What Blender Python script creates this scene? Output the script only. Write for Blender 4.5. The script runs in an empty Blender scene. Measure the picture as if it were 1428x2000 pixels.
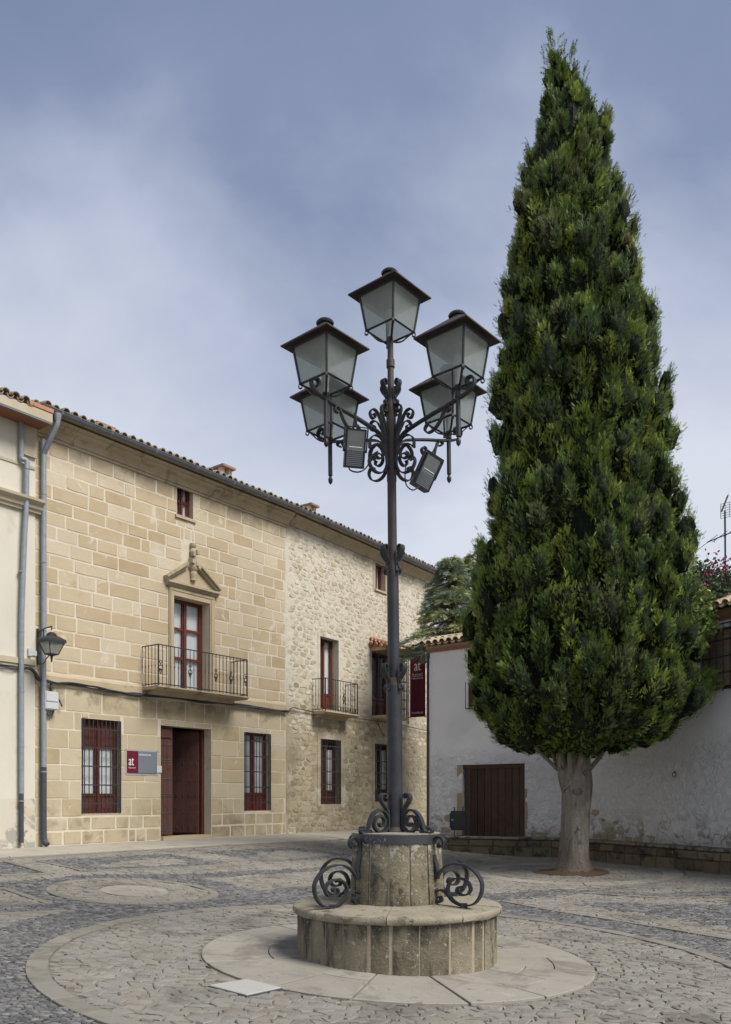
import bpy, bmesh, math, random
import numpy as np
from mathutils import Matrix, Vector
random.seed(7); RS = np.random.RandomState(11)
R = math.radians
sc = bpy.context.scene
COL = sc.collection

# ------------------------------------------------------------------ camera, sky, sun, exposure
H, FPX, HZ, CX = 1.6, 1650.0, 1556.0, 714.0          # eye height, focal length and horizon in photo pixels
cam = bpy.data.objects.new('camera', bpy.data.cameras.new('camera')); COL.objects.link(cam)
cam.location = (0, 0, H); cam.rotation_euler = (R(90), 0, 0)
cam.data.sensor_fit = 'VERTICAL'; cam.data.sensor_height = 36; cam.data.lens = FPX / 2000 * 36
cam.data.shift_y = (HZ - 1000) / 2000; cam.data.clip_end = 2000; cam.data.clip_start = .05
sc.camera = cam

SUN_EL, SUN_AZ = R(50), (0.84, -0.54)                # towards the sun, horizontally
W = bpy.data.worlds.new('World'); sc.world = W; W.use_nodes = True
nt = W.node_tree; nt.nodes.clear()
def wn(t, **k):
    n = nt.nodes.new(t)
    for a, b in k.items(): setattr(n, a, b)
    return n
out = wn('ShaderNodeOutputWorld'); bg = wn('ShaderNodeBackground'); bg.inputs[1].default_value = .070
sky = wn('ShaderNodeTexSky', sky_type='NISHITA', sun_disc=False, sun_elevation=SUN_EL, sun_rotation=R(122.7))
sky.air_density = 1.0; sky.dust_density = 1.0; sky.ozone_density = 1.5
tc = wn('ShaderNodeTexCoord'); sep = wn('ShaderNodeSeparateXYZ'); nt.links.new(tc.outputs['Generated'], sep.inputs[0])
# thin high cloud: direction projected on a high flat layer, two noises
zz = wn('ShaderNodeMath', operation='ADD'); zz.inputs[1].default_value = .28; nt.links.new(sep.outputs[2], zz.inputs[0])
dv = wn('ShaderNodeVectorMath', operation='DIVIDE'); cb = wn('ShaderNodeCombineXYZ')
for i in range(3): nt.links.new(zz.outputs[0], cb.inputs[i])
nt.links.new(tc.outputs['Generated'], dv.inputs[0]); nt.links.new(cb.outputs[0], dv.inputs[1])
mp = wn('ShaderNodeMapping'); mp.inputs['Scale'].default_value = (.9, .9, .9); mp.inputs['Rotation'].default_value = (0, 0, R(24)); mp.inputs['Location'].default_value = (3.15, .8, .3)
nt.links.new(dv.outputs[0], mp.inputs[0])
no = wn('ShaderNodeTexNoise'); no.inputs['Scale'].default_value = 1.6; no.inputs['Detail'].default_value = 7; no.inputs['Roughness'].default_value = .5
no.inputs['Distortion'].default_value = .25
nt.links.new(mp.outputs[0], no.inputs[0])
# veil of cloud: pale near the horizon, thinner and greyer-blue overhead, its edge bent by the noise
wv = wn('ShaderNodeMath', operation='MULTIPLY_ADD'); nt.links.new(no.outputs[0], wv.inputs[0]); wv.inputs[1].default_value = -.95; nt.links.new(sep.outputs[2], wv.inputs[2])
wa = wn('ShaderNodeMath', operation='ADD'); nt.links.new(wv.outputs[0], wa.inputs[0]); wa.inputs[1].default_value = .475
rp_ = wn('ShaderNodeValToRGB'); nt.links.new(wa.outputs[0], rp_.inputs[0]); E_ = rp_.color_ramp.elements
for p_, c_ in ((.0, (3.1, 3.2, 3.4)), (.27, (3.0, 3.15, 3.5)), (.45, (2.15, 2.35, 2.9)), (.62, (1.05, 1.26, 1.88)), (.82, (.74, .94, 1.54))):
    e_ = E_.new(p_); e_.color = (*c_, 1)
E_.remove(E_[0]) if E_[0].position == 0 and E_[0].color[0] == 0 else None
E_.remove(E_[len(E_) - 1])
mx = wn('ShaderNodeMix', data_type='RGBA'); mx.inputs[0].default_value = .93; nt.links.new(sky.outputs[0], mx.inputs[6]); nt.links.new(rp_.outputs[0], mx.inputs[7])
nt.links.new(mx.outputs[2], bg.inputs[0]); nt.links.new(bg.outputs[0], out.inputs[0])

sl = bpy.data.lights.new('sun', 'SUN'); sl.energy = 1.4; sl.angle = R(26); sl.color = (1, .965, .91)
so = bpy.data.objects.new('sun', sl); COL.objects.link(so)
tosun = Vector((SUN_AZ[0] * math.cos(SUN_EL), SUN_AZ[1] * math.cos(SUN_EL), math.sin(SUN_EL)))
so.rotation_euler = tosun.to_track_quat('Z', 'Y').to_euler(); so.location = (10, 0, 30)
sc.view_settings.view_transform = 'Standard'; sc.view_settings.look = 'None'
sc.view_settings.exposure = 1.75; sc.view_settings.gamma = 1.0; sc.view_settings.use_curve_mapping = False

# ------------------------------------------------------------------ mesh helpers
class Frame:
    def __init__(s, o, d):
        s.o = np.array((o[0], o[1], 0.0)); L = math.hypot(*d); s.d = np.array((d[0] / L, d[1] / L, 0.0))
        s.n = np.array((s.d[1], -s.d[0], 0.0)); s.up = np.array((0, 0, 1.0))
    def p(s, a, o, z): return s.o + s.d * a + s.n * o + s.up * z
WORLD = Frame((0, 0), (1, 0))                          # there p(x, -y, z)
def fpt(F, px, py, o=0.0):                             # photo pixel -> (along, height) on a wall plane
    u, v = (px - CX) / FPX, (HZ - py) / FPX
    q = F.o + F.n * o
    t = (F.n[0] * q[0] + F.n[1] * q[1]) / (F.n[0] * u + F.n[1])
    return F.d[0] * (u * t - F.o[0]) + F.d[1] * (t - F.o[1]), H + v * t

class MB:
    def __init__(s, F=None): s.v = []; s.f = []; s.F = F
    def P(s, a, o, z): return tuple(s.F.p(a, o, z)) if s.F is not None else (a, o, z)
    def add(s, vs, fs):
        n = len(s.v); s.v += [tuple(x) for x in vs]; s.f += [tuple(i + n for i in f) for f in fs]; return s
    def box(s, a0, a1, o0, o1, z0, z1):
        vs = [s.P(a, o, z) for z in (z0, z1) for o in (o0, o1) for a in (a0, a1)]
        return s.add(vs, [(0, 2, 3, 1), (4, 5, 7, 6), (0, 1, 5, 4), (2, 6, 7, 3), (0, 4, 6, 2), (1, 3, 7, 5)])
    def quad(s, *pts): return s.add([s.P(*p) for p in pts], [tuple(range(len(pts)))])
    def tube(s, pts, r, n=8, cap=True):
        pts = [np.array(s.P(*p)) for p in pts]; m = len(pts)
        rs = r if hasattr(r, '__len__') else [r] * m
        vs = []; ref = None
        for i, p in enumerate(pts):
            t = pts[min(i + 1, m - 1)] - pts[max(i - 1, 0)]; t = t / (np.linalg.norm(t) + 1e-9)
            if ref is None: ref = np.array((0, 0, 1.0)) if abs(t[2]) < .9 else np.array((1.0, 0, 0))
            a = np.cross(t, ref); a /= np.linalg.norm(a) + 1e-9; b = np.cross(a, t); ref = b
            for k in range(n):
                w = 2 * math.pi * k / n; vs.append(p + rs[i] * (math.cos(w) * a + math.sin(w) * b))
        fs = [(i * n + k, i * n + (k + 1) % n, (i + 1) * n + (k + 1) % n, (i + 1) * n + k) for i in range(m - 1) for k in range(n)]
        if cap: fs += [tuple(range(n))[::-1], tuple(range((m - 1) * n, m * n))]
        return s.add(vs, fs)
    def lathe(s, prof, cx=0, cy=0, n=16, a0=0.0):
        vs = []
        for r, z in prof:
            for k in range(n):
                w = a0 + 2 * math.pi * k / n; vs.append(s.P(cx + r * math.cos(w), cy + r * math.sin(w), z))
        m = len(prof)
        fs = [(i * n + k, i * n + (k + 1) % n, (i + 1) * n + (k + 1) % n, (i + 1) * n + k) for i in range(m - 1) for k in range(n)]
        fs += [tuple(range(n))[::-1], tuple(range((m - 1) * n, m * n))]
        return s.add(vs, fs)
    def extrude(s, prof, a0, a1):                       # closed (o,z) profile swept along the wall
        n = len(prof); vs = [s.P(a0, o, z) for o, z in prof] + [s.P(a1, o, z) for o, z in prof]
        return s.add(vs, [(k, (k + 1) % n, n + (k + 1) % n, n + k) for k in range(n)] + [tuple(range(n))[::-1], tuple(range(n, 2 * n))])
    def slab(s, poly, o0, o1):                          # polygon in (along, z) given thickness along the wall normal
        n = len(poly); vs = [s.P(a, o0, z) for a, z in poly] + [s.P(a, o1, z) for a, z in poly]
        return s.add(vs, [(k, (k + 1) % n, n + (k + 1) % n, n + k) for k in range(n)] + [tuple(range(n))[::-1], tuple(range(n, 2 * n))])
    def flat(s, poly, z0f, z1f):                        # ground polygon (x,y) with bottom/top height functions
        n = len(poly); vs = [(x, y, z0f(x, y)) for x, y in poly] + [(x, y, z1f(x, y)) for x, y in poly]
        return s.add(vs, [(k, (k + 1) % n, n + (k + 1) % n, n + k) for k in range(n)] + [tuple(range(n))[::-1], tuple(range(n, 2 * n))])
    def ribbon(s, path, az, w, t, c=(0, 0)):            # flat iron in a vertical plane through the axis at azimuth az; path (r,z)
        er = np.array((math.cos(az), math.sin(az), 0)); et = np.array((-er[1], er[0], 0)); m = len(path); vs = []
        pp = [np.array(p, float) for p in path]
        for i in range(m):
            d = pp[min(i + 1, m - 1)] - pp[max(i - 1, 0)]; d = d / (np.linalg.norm(d) + 1e-9); nn = np.array((-d[1], d[0]))
            ww = w(i / (m - 1)) if callable(w) else w
            for a, b in ((-1, -1), (1, -1), (1, 1), (-1, 1)):
                q = pp[i] + nn * a * t / 2
                vs.append(s.P(*(np.array((c[0], c[1], 0)) + er * q[0] + et * b * ww / 2 + np.array((0, 0, q[1])))))
        fs = [(i * 4 + k, i * 4 + (k + 1) % 4, i * 4 + 4 + (k + 1) % 4, i * 4 + 4 + k) for i in range(m - 1) for k in range(4)]
        return s.add(vs, fs + [(3, 2, 1, 0), (m * 4 - 4, m * 4 - 3, m * 4 - 2, m * 4 - 1)])
    def build(s, name, mat, parent=None, smooth=False, **props):
        me = bpy.data.meshes.new(name); me.from_pydata([tuple(map(float, q)) for q in s.v], [], s.f)
        return link(name, me, mat, parent, smooth, **props)

def link(name, me, mat, parent=None, smooth=False, **props):
    if mat is not None and not me.materials: me.materials.append(mat)
    if smooth:
        me.polygons.foreach_set('use_smooth', [True] * len(me.polygons))
        if smooth is not True:
            me.update(); me.set_sharp_from_angle(angle=R(smooth))
    o = bpy.data.objects.new(name, me); COL.objects.link(o); par(o, parent)
    for k, v in props.items(): o[k] = v
    return o
def par(o, p):
    if p is not None:
        o.parent = p
        if p.type == 'EMPTY' and not p.get('local'): o.matrix_parent_inverse = Matrix.Translation(-p.location)
def npmesh(name, V, Fq, mat, parent=None, smooth=False, attr=None, **props):   # V (N,3), Fq (M,k) or list of such arrays
    Fs = Fq if isinstance(Fq, list) else [Fq]
    me = bpy.data.meshes.new(name); me.vertices.add(len(V)); me.vertices.foreach_set('co', np.ascontiguousarray(V, np.float32).ravel())
    nl = sum(f.size for f in Fs); me.loops.add(nl); me.loops.foreach_set('vertex_index', np.concatenate([f.ravel() for f in Fs]).astype(np.int32))
    cnt = np.concatenate([np.full(len(f), f.shape[1]) for f in Fs]); st = np.concatenate([[0], np.cumsum(cnt)[:-1]]).astype(np.int32)
    me.polygons.add(len(cnt)); me.polygons.foreach_set('loop_start', st)
    me.update(calc_edges=True)
    if attr is not None:
        a = me.attributes.new('tint', 'FLOAT_COLOR', 'POINT'); a.data.foreach_set('color', np.ascontiguousarray(attr, np.float32).ravel())
    me.validate()
    return link(name, me, mat, parent, smooth, **props)
def thing(name, label, cat, loc, group=None):
    o = bpy.data.objects.new(name, None); COL.objects.link(o); o.location = loc; o.empty_display_size = .2
    o['label'] = label; o['category'] = cat
    if group: o['group'] = group
    return o
def tag(o, label, cat, group=None):
    o['label'] = label; o['category'] = cat
    if group: o['group'] = group
    return o
def cr(pts, n=5):                                       # Catmull-Rom
    P = [np.array(p, float) for p in pts]; P = [2 * P[0] - P[1]] + P + [2 * P[-1] - P[-2]]; o = []
    for i in range(1, len(P) - 2):
        a, b, c, d = P[i - 1:i + 3]
        for k in range(n):
            t = k / n; o.append(.5 * (2 * b + (c - a) * t + (2 * a - 5 * b + 4 * c - d) * t * t + (3 * b - a - 3 * c + d) * t ** 3))
    o.append(P[-2]); return [tuple(x) for x in o]
def spiral(c, r0, r1, a0, a1, n=22):
    return [(c[0] + (r0 + (r1 - r0) * i / n) * math.cos(R(a0 + (a1 - a0) * i / n)), c[1] + (r0 + (r1 - r0) * i / n) * math.sin(R(a0 + (a1 - a0) * i / n))) for i in range(n + 1)]

# ------------------------------------------------------------------ materials
def material(name):
    m = bpy.data.materials.new(name); m.use_nodes = True; t = m.node_tree
    b = t.nodes['Principled BSDF']; return m, t, b
def node(t, ty, **k):
    n = t.nodes.new(ty)
    for a, v in k.items(): setattr(n, a, v)
    return n
def ramp(t, src, stops):
    n = node(t, 'ShaderNodeValToRGB'); e = n.color_ramp.elements
    while len(e) < len(stops): e.new(.5)
    for x, (p, c) in zip(e, stops): x.position = p; x.color = (*c, 1)
    t.links.new(src, n.inputs[0]); return n.outputs[0]
def noise(t, scale, detail=4, rough=.55, vec=None, dist=0):
    n = node(t, 'ShaderNodeTexNoise'); n.inputs['Scale'].default_value = scale; n.inputs['Detail'].default_value = detail
    n.inputs['Roughness'].default_value = rough; n.inputs['Distortion'].default_value = dist
    if vec is None:
        g = t.nodes.get('POS') or node(t, 'ShaderNodeNewGeometry', name='POS'); vec = g.outputs['Position']
    t.links.new(vec, n.inputs['Vector']); return n.outputs[0]
def math_(t, op, a, b=None, c=None, clamp=False):
    n = node(t, 'ShaderNodeMath', operation=op, use_clamp=clamp)
    for i, x in enumerate((a, b, c)):
        if x is None: continue
        if isinstance(x, (int, float)): n.inputs[i].default_value = x
        else: t.links.new(x, n.inputs[i])
    return n.outputs[0]
def mixc(t, f, a, b):
    n = node(t, 'ShaderNodeMix', data_type='RGBA')
    for i, x in ((0, f), (6, a), (7, b)):
        if isinstance(x, (int, float)): n.inputs[i].default_value = x
        elif isinstance(x, tuple): n.inputs[i].default_value = (*x, 1)
        else: t.links.new(x, n.inputs[i])
    return n.outputs[2]
def sstep(t, x, a, b):
    n = node(t, 'ShaderNodeMapRange', interpolation_type='SMOOTHSTEP'); n.inputs[1].default_value = a; n.inputs[2].default_value = b
    t.links.new(x, n.inputs[0]); return n.outputs[0]
def rnd(t):                                             # a random number per loose piece / per object
    g = t.nodes.get('POS') or node(t, 'ShaderNodeNewGeometry', name='POS'); o = node(t, 'ShaderNodeObjectInfo')
    return math_(t, 'FRACT', math_(t, 'ADD', g.outputs['Random Per Island'], o.outputs['Random']))
def zpos(t):
    g = t.nodes.get('POS') or node(t, 'ShaderNodeNewGeometry', name='POS')
    s = node(t, 'ShaderNodeSeparateXYZ'); t.links.new(g.outputs['Position'], s.inputs[0]); return s.outputs
def bump(t, b, h, strength, dist=.02):
    n = node(t, 'ShaderNodeBump'); n.inputs['Strength'].default_value = strength; n.inputs['Distance'].default_value = dist
    t.links.new(h, n.inputs['Height']); t.links.new(n.outputs[0], b.inputs['Normal'])
def lerp3(cols): return [(i / (len(cols) - 1), c) for i, c in enumerate(cols)]

def rough_mat(name, cols, scale=6, rndw=.5, bscale=40, bstr=.4, rough=.85, patches=(), spec=.3, bdist=.01, detail=5, metallic=0, pz=1.0):
    """cols: ramp over noise + per-piece random; patches: (colour, scale, lo, hi, distortion[, zlo, zhi]) stains laid over"""
    m, t, b = material(name)
    f = noise(t, scale, detail, .6)
    f = math_(t, 'MULTIPLY_ADD', math_(t, 'SUBTRACT', f, .5), 1.7, .5)
    if rndw: f = math_(t, 'ADD', math_(t, 'MULTIPLY', f, 1 - rndw), math_(t, 'MULTIPLY', rnd(t), rndw))
    c = ramp(t, f, lerp3(cols))
    pv = None
    if pz != 1:
        g_ = t.nodes.get('POS') or node(t, 'ShaderNodeNewGeometry', name='POS'); mp_ = node(t, 'ShaderNodeMapping'); mp_.inputs['Scale'].default_value = (1, 1, pz); t.links.new(g_.outputs['Position'], mp_.inputs[0]); pv = mp_.outputs[0]
    for p in patches:
        k = sstep(t, noise(t, p[1], 6, .65, pv if p[1] < 12 else None, dist=p[4]), p[2], p[3])
        if len(p) > 5: k = math_(t, 'MULTIPLY', k, sstep(t, zpos(t)[2], p[5], p[6]))
        c = mixc(t, k, c, p[0])
    t.links.new(c, b.inputs['Base Color']); b.inputs['Roughness'].default_value = rough; b.inputs['Specular IOR Level'].default_value = spec
    b.inputs['Metallic'].default_value = metallic
    h = math_(t, 'ADD', noise(t, bscale, 6, .65), math_(t, 'MULTIPLY', noise(t, bscale / 5, 4, .6), 1.5))
    if bstr: bump(t, b, h, bstr, bdist)
    return m
LIME = (.55, .485, .38)
M = {}
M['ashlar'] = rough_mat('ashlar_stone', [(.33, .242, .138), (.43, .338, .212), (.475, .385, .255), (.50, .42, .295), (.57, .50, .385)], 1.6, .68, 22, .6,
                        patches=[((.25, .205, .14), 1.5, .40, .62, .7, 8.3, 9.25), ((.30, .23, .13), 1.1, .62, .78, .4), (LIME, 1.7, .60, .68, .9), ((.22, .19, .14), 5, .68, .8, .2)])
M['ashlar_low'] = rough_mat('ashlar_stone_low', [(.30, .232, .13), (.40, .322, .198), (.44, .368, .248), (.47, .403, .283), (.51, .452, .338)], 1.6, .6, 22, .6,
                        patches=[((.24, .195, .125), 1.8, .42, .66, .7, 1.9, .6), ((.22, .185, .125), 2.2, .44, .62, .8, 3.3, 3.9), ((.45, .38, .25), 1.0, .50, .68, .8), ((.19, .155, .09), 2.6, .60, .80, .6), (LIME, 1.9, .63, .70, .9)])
M['mortar'] = rough_mat('lime_mortar', [(.50, .43, .32), (.58, .51, .40), (.62, .56, .46)], 3, 0, 50, .5, patches=[((.40, .33, .215), 1.4, .58, .74, .5)])
M['dressed'] = rough_mat('dressed_stone', [(.36, .28, .175), (.43, .345, .225), (.46, .385, .265)], 2.5, .15, 40, .35,
                        patches=[((.22, .185, .13), 3.0, .58, .75, .6), ((.12, .105, .08), 6, .66, .8, .3)])
M['cornice'] = rough_mat('cornice_stone', [(.32, .255, .165), (.40, .33, .225), (.44, .375, .27)], 2.0, .2, 40, .4,
                        patches=[((.17, .145, .10), 2.2, .52, .72, .8)])
M['rubble'] = rough_mat('rubble_stone', [(.29, .225, .135), (.41, .34, .23), (.49, .43, .325), (.44, .39, .30), (.55, .50, .40)], 5, .6, 30, .8,
                        patches=[((.58, .53, .42), 3.5, .50, .62, .6), ((.20, .15, .09), 5, .66, .76, .4)])
M['rubble_low'] = rough_mat('rubble_stone_low', [(.19, .15, .09), (.28, .23, .145), (.38, .32, .215), (.32, .28, .20)], 5, .55, 30, .8,
                        patches=[((.40, .34, .23), 3.0, .58, .70, .6), ((.11, .09, .055), 2.0, .58, .74, .5)])
M['rubble_mortar'] = rough_mat('rubble_mortar', [(.49, .435, .335), (.57, .52, .42), (.61, .565, .47)], 6, 0, 25, 1.0, bdist=.02,
                        patches=[((.36, .30, .20), 2.5, .60, .75, .4), ((.30, .25, .175), 1.3, .42, .64, .6, 8.2, 9.2), ((.37, .315, .22), 1.2, .28, .50, .6, 5.4, 3.4), ((.26, .21, .135), 1.6, .44, .66, .7, 4.4, 2.2)])
M['rubble_mortar_low'] = M['rubble_mortar']
M['cream'] = rough_mat('cream_render', [(.54, .50, .41), (.58, .545, .455), (.60, .57, .48)], 1.2, 0, 60, .12,
                        patches=[((.50, .45, .35), .9, .58, .75, .4)])
M['cream_base'] = rough_mat('worn_render', [(.52, .48, .39), (.57, .53, .43)], 2, 0, 50, .3,
                        patches=[((.33, .32, .28), 1.3, .47, .53, .8), ((.56, .45, .31), 2.1, .56, .60, .8), ((.27, .26, .23), 2.6, .60, .66, .6)])
M['cream_trim'] = rough_mat('cream_trim', [(.40, .34, .24), (.50, .44, .33)], 2, 0, 60, .15, patches=[((.22, .19, .14), 3, .6, .75, .3)])
M['soffit'] = rough_mat('painted_soffit', [(.22, .085, .05), (.30, .13, .08)], 4, 0, 50, .2)
M['tile'] = rough_mat('roof_tile', [(.22, .16, .10), (.36, .28, .18), (.43, .36, .25), (.30, .26, .20)], 9, .6, 40, .5,
                        patches=[((.11, .10, .08), 7, .58, .72, .3), ((.45, .42, .32), 10, .66, .74, .3)])
M['tile_red'] = rough_mat('red_roof_tile', [(.33, .13, .07), (.43, .20, .11), (.47, .27, .17)], 9, .6, 40, .4, patches=[((.19, .13, .09), 7, .6, .75, .3)])
M['zinc'] = rough_mat('zinc', [(.17, .19, .215), (.23, .255, .285), (.28, .305, .335)], 9, 0, 60, .08, rough=.5, spec=.5)
M['gutter'] = rough_mat('gutter_metal', [(.11, .125, .14), (.16, .18, .20)], 5, 0, 60, .05, rough=.5, spec=.5)
M['darkpipe'] = rough_mat('dark_pipe', [(.045, .05, .06), (.07, .075, .09)], 6, 0, 60, .1, rough=.5)
M['iron'] = rough_mat('painted_iron', [(.014, .015, .018), (.025, .026, .030), (.036, .038, .043)], 7, 0, 70, .15, rough=.5, spec=.4,
                        patches=[((.075, .062, .05), 9, .62, .76, .4)])
M['iron_rust'] = rough_mat('weathered_iron', [(.032, .026, .025), (.055, .042, .037), (.085, .062, .05)], 6, 0, 70, .2, rough=.6, spec=.4)
M['grille'] = rough_mat('grille_iron', [(.02, .02, .022), (.05, .047, .045)], 15, 0, 60, .1, rough=.6)
M['wood'] = rough_mat('red_brown_wood', [(.055, .018, .014), (.095, .030, .022), (.125, .042, .030)], 8, .3, 60, .25, rough=.55)
M['wood_red'] = rough_mat('bright_red_wood', [(.105, .026, .018), (.155, .041, .028)], 8, .2, 60, .2, rough=.45)
M['door_leaf'] = rough_mat('old_door_wood', [(.055, .024, .020), (.10, .045, .036), (.13, .062, .05)], 6, .4, 50, .3, rough=.65)
M['dark'] = rough_mat('dark_interior', [(.012, .010, .009), (.02, .017, .015)], 3, 0, 30, 0, rough=.9)
M['curtain'] = rough_mat('white_curtain', [(.74, .75, .75), (.80, .81, .81)], 4, 0, 60, .1, rough=.9)
M['white_box'] = rough_mat('grey_plastic', [(.46, .48, .48), (.53, .55, .55)], 4, 0, 60, .03, rough=.5)
M['cable'] = rough_mat('cable_black', [(.03, .032, .04), (.085, .09, .105)], 14, .6, 60, .1, rough=.6)
M['slab'] = rough_mat('paving_slab', [(.235, .214, .175), (.285, .262, .218), (.325, .298, .25)], 2.4, .4, 60, .3,
                        patches=[((.19, .172, .142), 1.6, .50, .66, .7), ((.36, .33, .272), 2.3, .58, .68, .7), ((.16, .145, .12), 9, .60, .70, .4), ((.07, .063, .053), 26, .66, .70, .0)])
M['edge_slab'] = rough_mat('edging_stone', [(.17, .155, .127), (.21, .193, .16), (.25, .23, .193)], 5, .5, 50, .5, patches=[((.15, .138, .112), 3, .5, .66, .6)])
M['cobble'] = rough_mat('cobble_stone', [(.135, .122, .098), (.20, .182, .15), (.245, .222, .184), (.22, .21, .188), (.295, .27, .226)], 4, .55, 45, .9,
                        patches=[((.285, .262, .222), .9, .55, .70, .5), ((.14, .128, .107), 1.3, .50, .68, .6)])
M['pebble'] = rough_mat('dark_pebble', [(.052, .052, .052), (.088, .087, .086), (.12, .118, .115), (.165, .161, .152), (.225, .216, .20)], 9, .75, 60, .3, rough=.7,
                        patches=[((.18, .172, .158), .8, .54, .72, .4)])
M['joint'] = rough_mat('joint_sand', [(.14, .127, .102), (.20, .18, .148), (.235, .215, .18)], 5, 0, 60, .6, patches=[((.06, .053, .042), 5, .54, .66, .3)])
M['pavement'] = rough_mat('pale_paving', [(.30, .273, .222), (.36, .33, .272), (.395, .363, .303)], 2.0, .3, 60, .3, patches=[((.25, .225, .185), 1.2, .55, .70, .5)])
M['soil'] = rough_mat('soil', [(.07, .042, .024), (.13, .08, .045), (.17, .11, .065)], 30, 0, 60, 1.0, bdist=.03)
M['plinth'] = rough_mat('lichen_stone', pz=.4, cols=[(.10, .087, .056), (.165, .14, .09), (.225, .19, .125), (.19, .155, .095)], scale=5, rndw=.35, bscale=45, bstr=.9, bdist=.014,
                        patches=[((.055, .049, .036), 7, .47, .67, .5), ((.33, .32, .28), 16, .52, .58, .2, .85, 1.18), ((.34, .33, .28), 26, .60, .645, .0), ((.30, .29, .25), 60, .62, .66, .0)])
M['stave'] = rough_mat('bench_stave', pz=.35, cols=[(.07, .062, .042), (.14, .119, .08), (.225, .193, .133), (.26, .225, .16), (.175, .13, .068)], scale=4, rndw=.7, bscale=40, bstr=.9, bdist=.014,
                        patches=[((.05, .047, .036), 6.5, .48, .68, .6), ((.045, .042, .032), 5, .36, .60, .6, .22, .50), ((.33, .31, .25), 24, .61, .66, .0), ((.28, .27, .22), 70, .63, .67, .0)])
M['cap'] = rough_mat('cap_stone', [(.20, .175, .125), (.28, .245, .18), (.33, .295, .225)], 5, .25, 45, .8,
                        patches=[((.13, .115, .08), 4, .54, .66, .6), ((.07, .063, .047), 14, .60, .70, .3)])
M['bench'] = rough_mat('bench_stone', [(.07, .058, .037), (.12, .098, .06), (.175, .145, .09), (.13, .115, .088)], 4, .6, 35, .9, bdist=.02,
                        patches=[((.04, .036, .027), 3, .50, .64, .6), ((.33, .30, .25), 11, .66, .72, .2)])
M['bench_top'] = rough_mat('bench_top', [(.17, .15, .115), (.25, .22, .175)], 4, .3, 40, .6, patches=[((.06, .052, .04), 4, .47, .6, .5)])
M['plank'] = rough_mat('gate_plank', [(.035, .021, .016), (.065, .038, .026), (.10, .064, .045)], 5, .55, 50, .4, rough=.75, patches=[((.085, .075, .066), 6, .58, .72, .3)])
def bark_mat():
    m, t, b = material('pale_bark'); g = node(t, 'ShaderNodeNewGeometry', name='POS'); mp_ = node(t, 'ShaderNodeMapping'); mp_.inputs['Scale'].default_value = (1, 1, .16); t.links.new(g.outputs['Position'], mp_.inputs[0])
    st = noise(t, 14, 6, .65, mp_.outputs[0], 1.2); lg = noise(t, 2.2, 4, .6)
    c = ramp(t, math_(t, 'MULTIPLY_ADD', math_(t, 'SUBTRACT', lg, .5), .9, math_(t, 'MULTIPLY_ADD', math_(t, 'SUBTRACT', st, .5), 2.0, .5)), lerp3([(.12, .104, .082), (.23, .205, .17), (.29, .262, .222), (.33, .305, .265)]))
    c = mixc(t, sstep(t, noise(t, 4.5, 3, .6, dist=1.2), .63, .70), c, (.085, .07, .055)); c = mixc(t, math_(t, 'SUBTRACT', .5, math_(t, 'MULTIPLY', sstep(t, zpos(t)[2], .1, .9), .5)), c, (.15, .115, .075))
    t.links.new(c, b.inputs['Base Color']); b.inputs['Roughness'].default_value = .9; b.inputs['Specular IOR Level'].default_value = .2
    bump(t, b, math_(t, 'ADD', math_(t, 'MULTIPLY', st, 2.0), noise(t, 30, 5, .6)), .9, .05); return m
M['bark'] = bark_mat()
M['twig'] = rough_mat('dark_bark', [(.07, .05, .035), (.12, .09, .065)], 8, 0, 40, .5)
M['knot'] = rough_mat('knot_wood', [(.085, .072, .056), (.16, .14, .115)], 30, 0, 40, .9)
M['chimney'] = rough_mat('chimney_render', [(.45, .42, .38), (.55, .52, .48)], 5, 0, 40, .3)
M['chim_tile'] = rough_mat('chimney_brick', [(.25, .12, .085), (.34, .18, .13)], 8, .3, 40, .3)
M['maroon'] = rough_mat('maroon_print', [(.115, .008, .022), (.135, .012, .030)], 3, 0, 30, .02, rough=.5)
M['banner'] = rough_mat('maroon_cloth', [(.10, .010, .026), (.135, .016, .036)], 3, 0, 30, .05, rough=.8)
M['signgrey'] = rough_mat('grey_sign', [(.15, .165, .195), (.18, .195, .225)], 2, 0, 30, .02, rough=.4)
M['lettering'] = rough_mat('white_letters', [(.68, .68, .68), (.74, .74, .74)], 5, 0, 30, 0, rough=.6)
M['black'] = rough_mat('black_plastic', [(.014, .015, .018), (.03, .031, .035)], 8, 0, 60, .1, rough=.5)
M['pink'] = rough_mat('pink_petal', [(.30, .04, .14), (.42, .09, .22)], 20, .5, 60, 0, rough=.6)
M['reed'] = rough_mat('reed_blind', [(.32, .23, .16), (.48, .37, .28), (.56, .46, .37)], 12, .5, 60, .2)
M['stonechip'] = rough_mat('bare_wall_stone', [(.24, .18, .10), (.33, .27, .18), (.30, .28, .25)], 6, .5, 35, .7)

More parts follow.
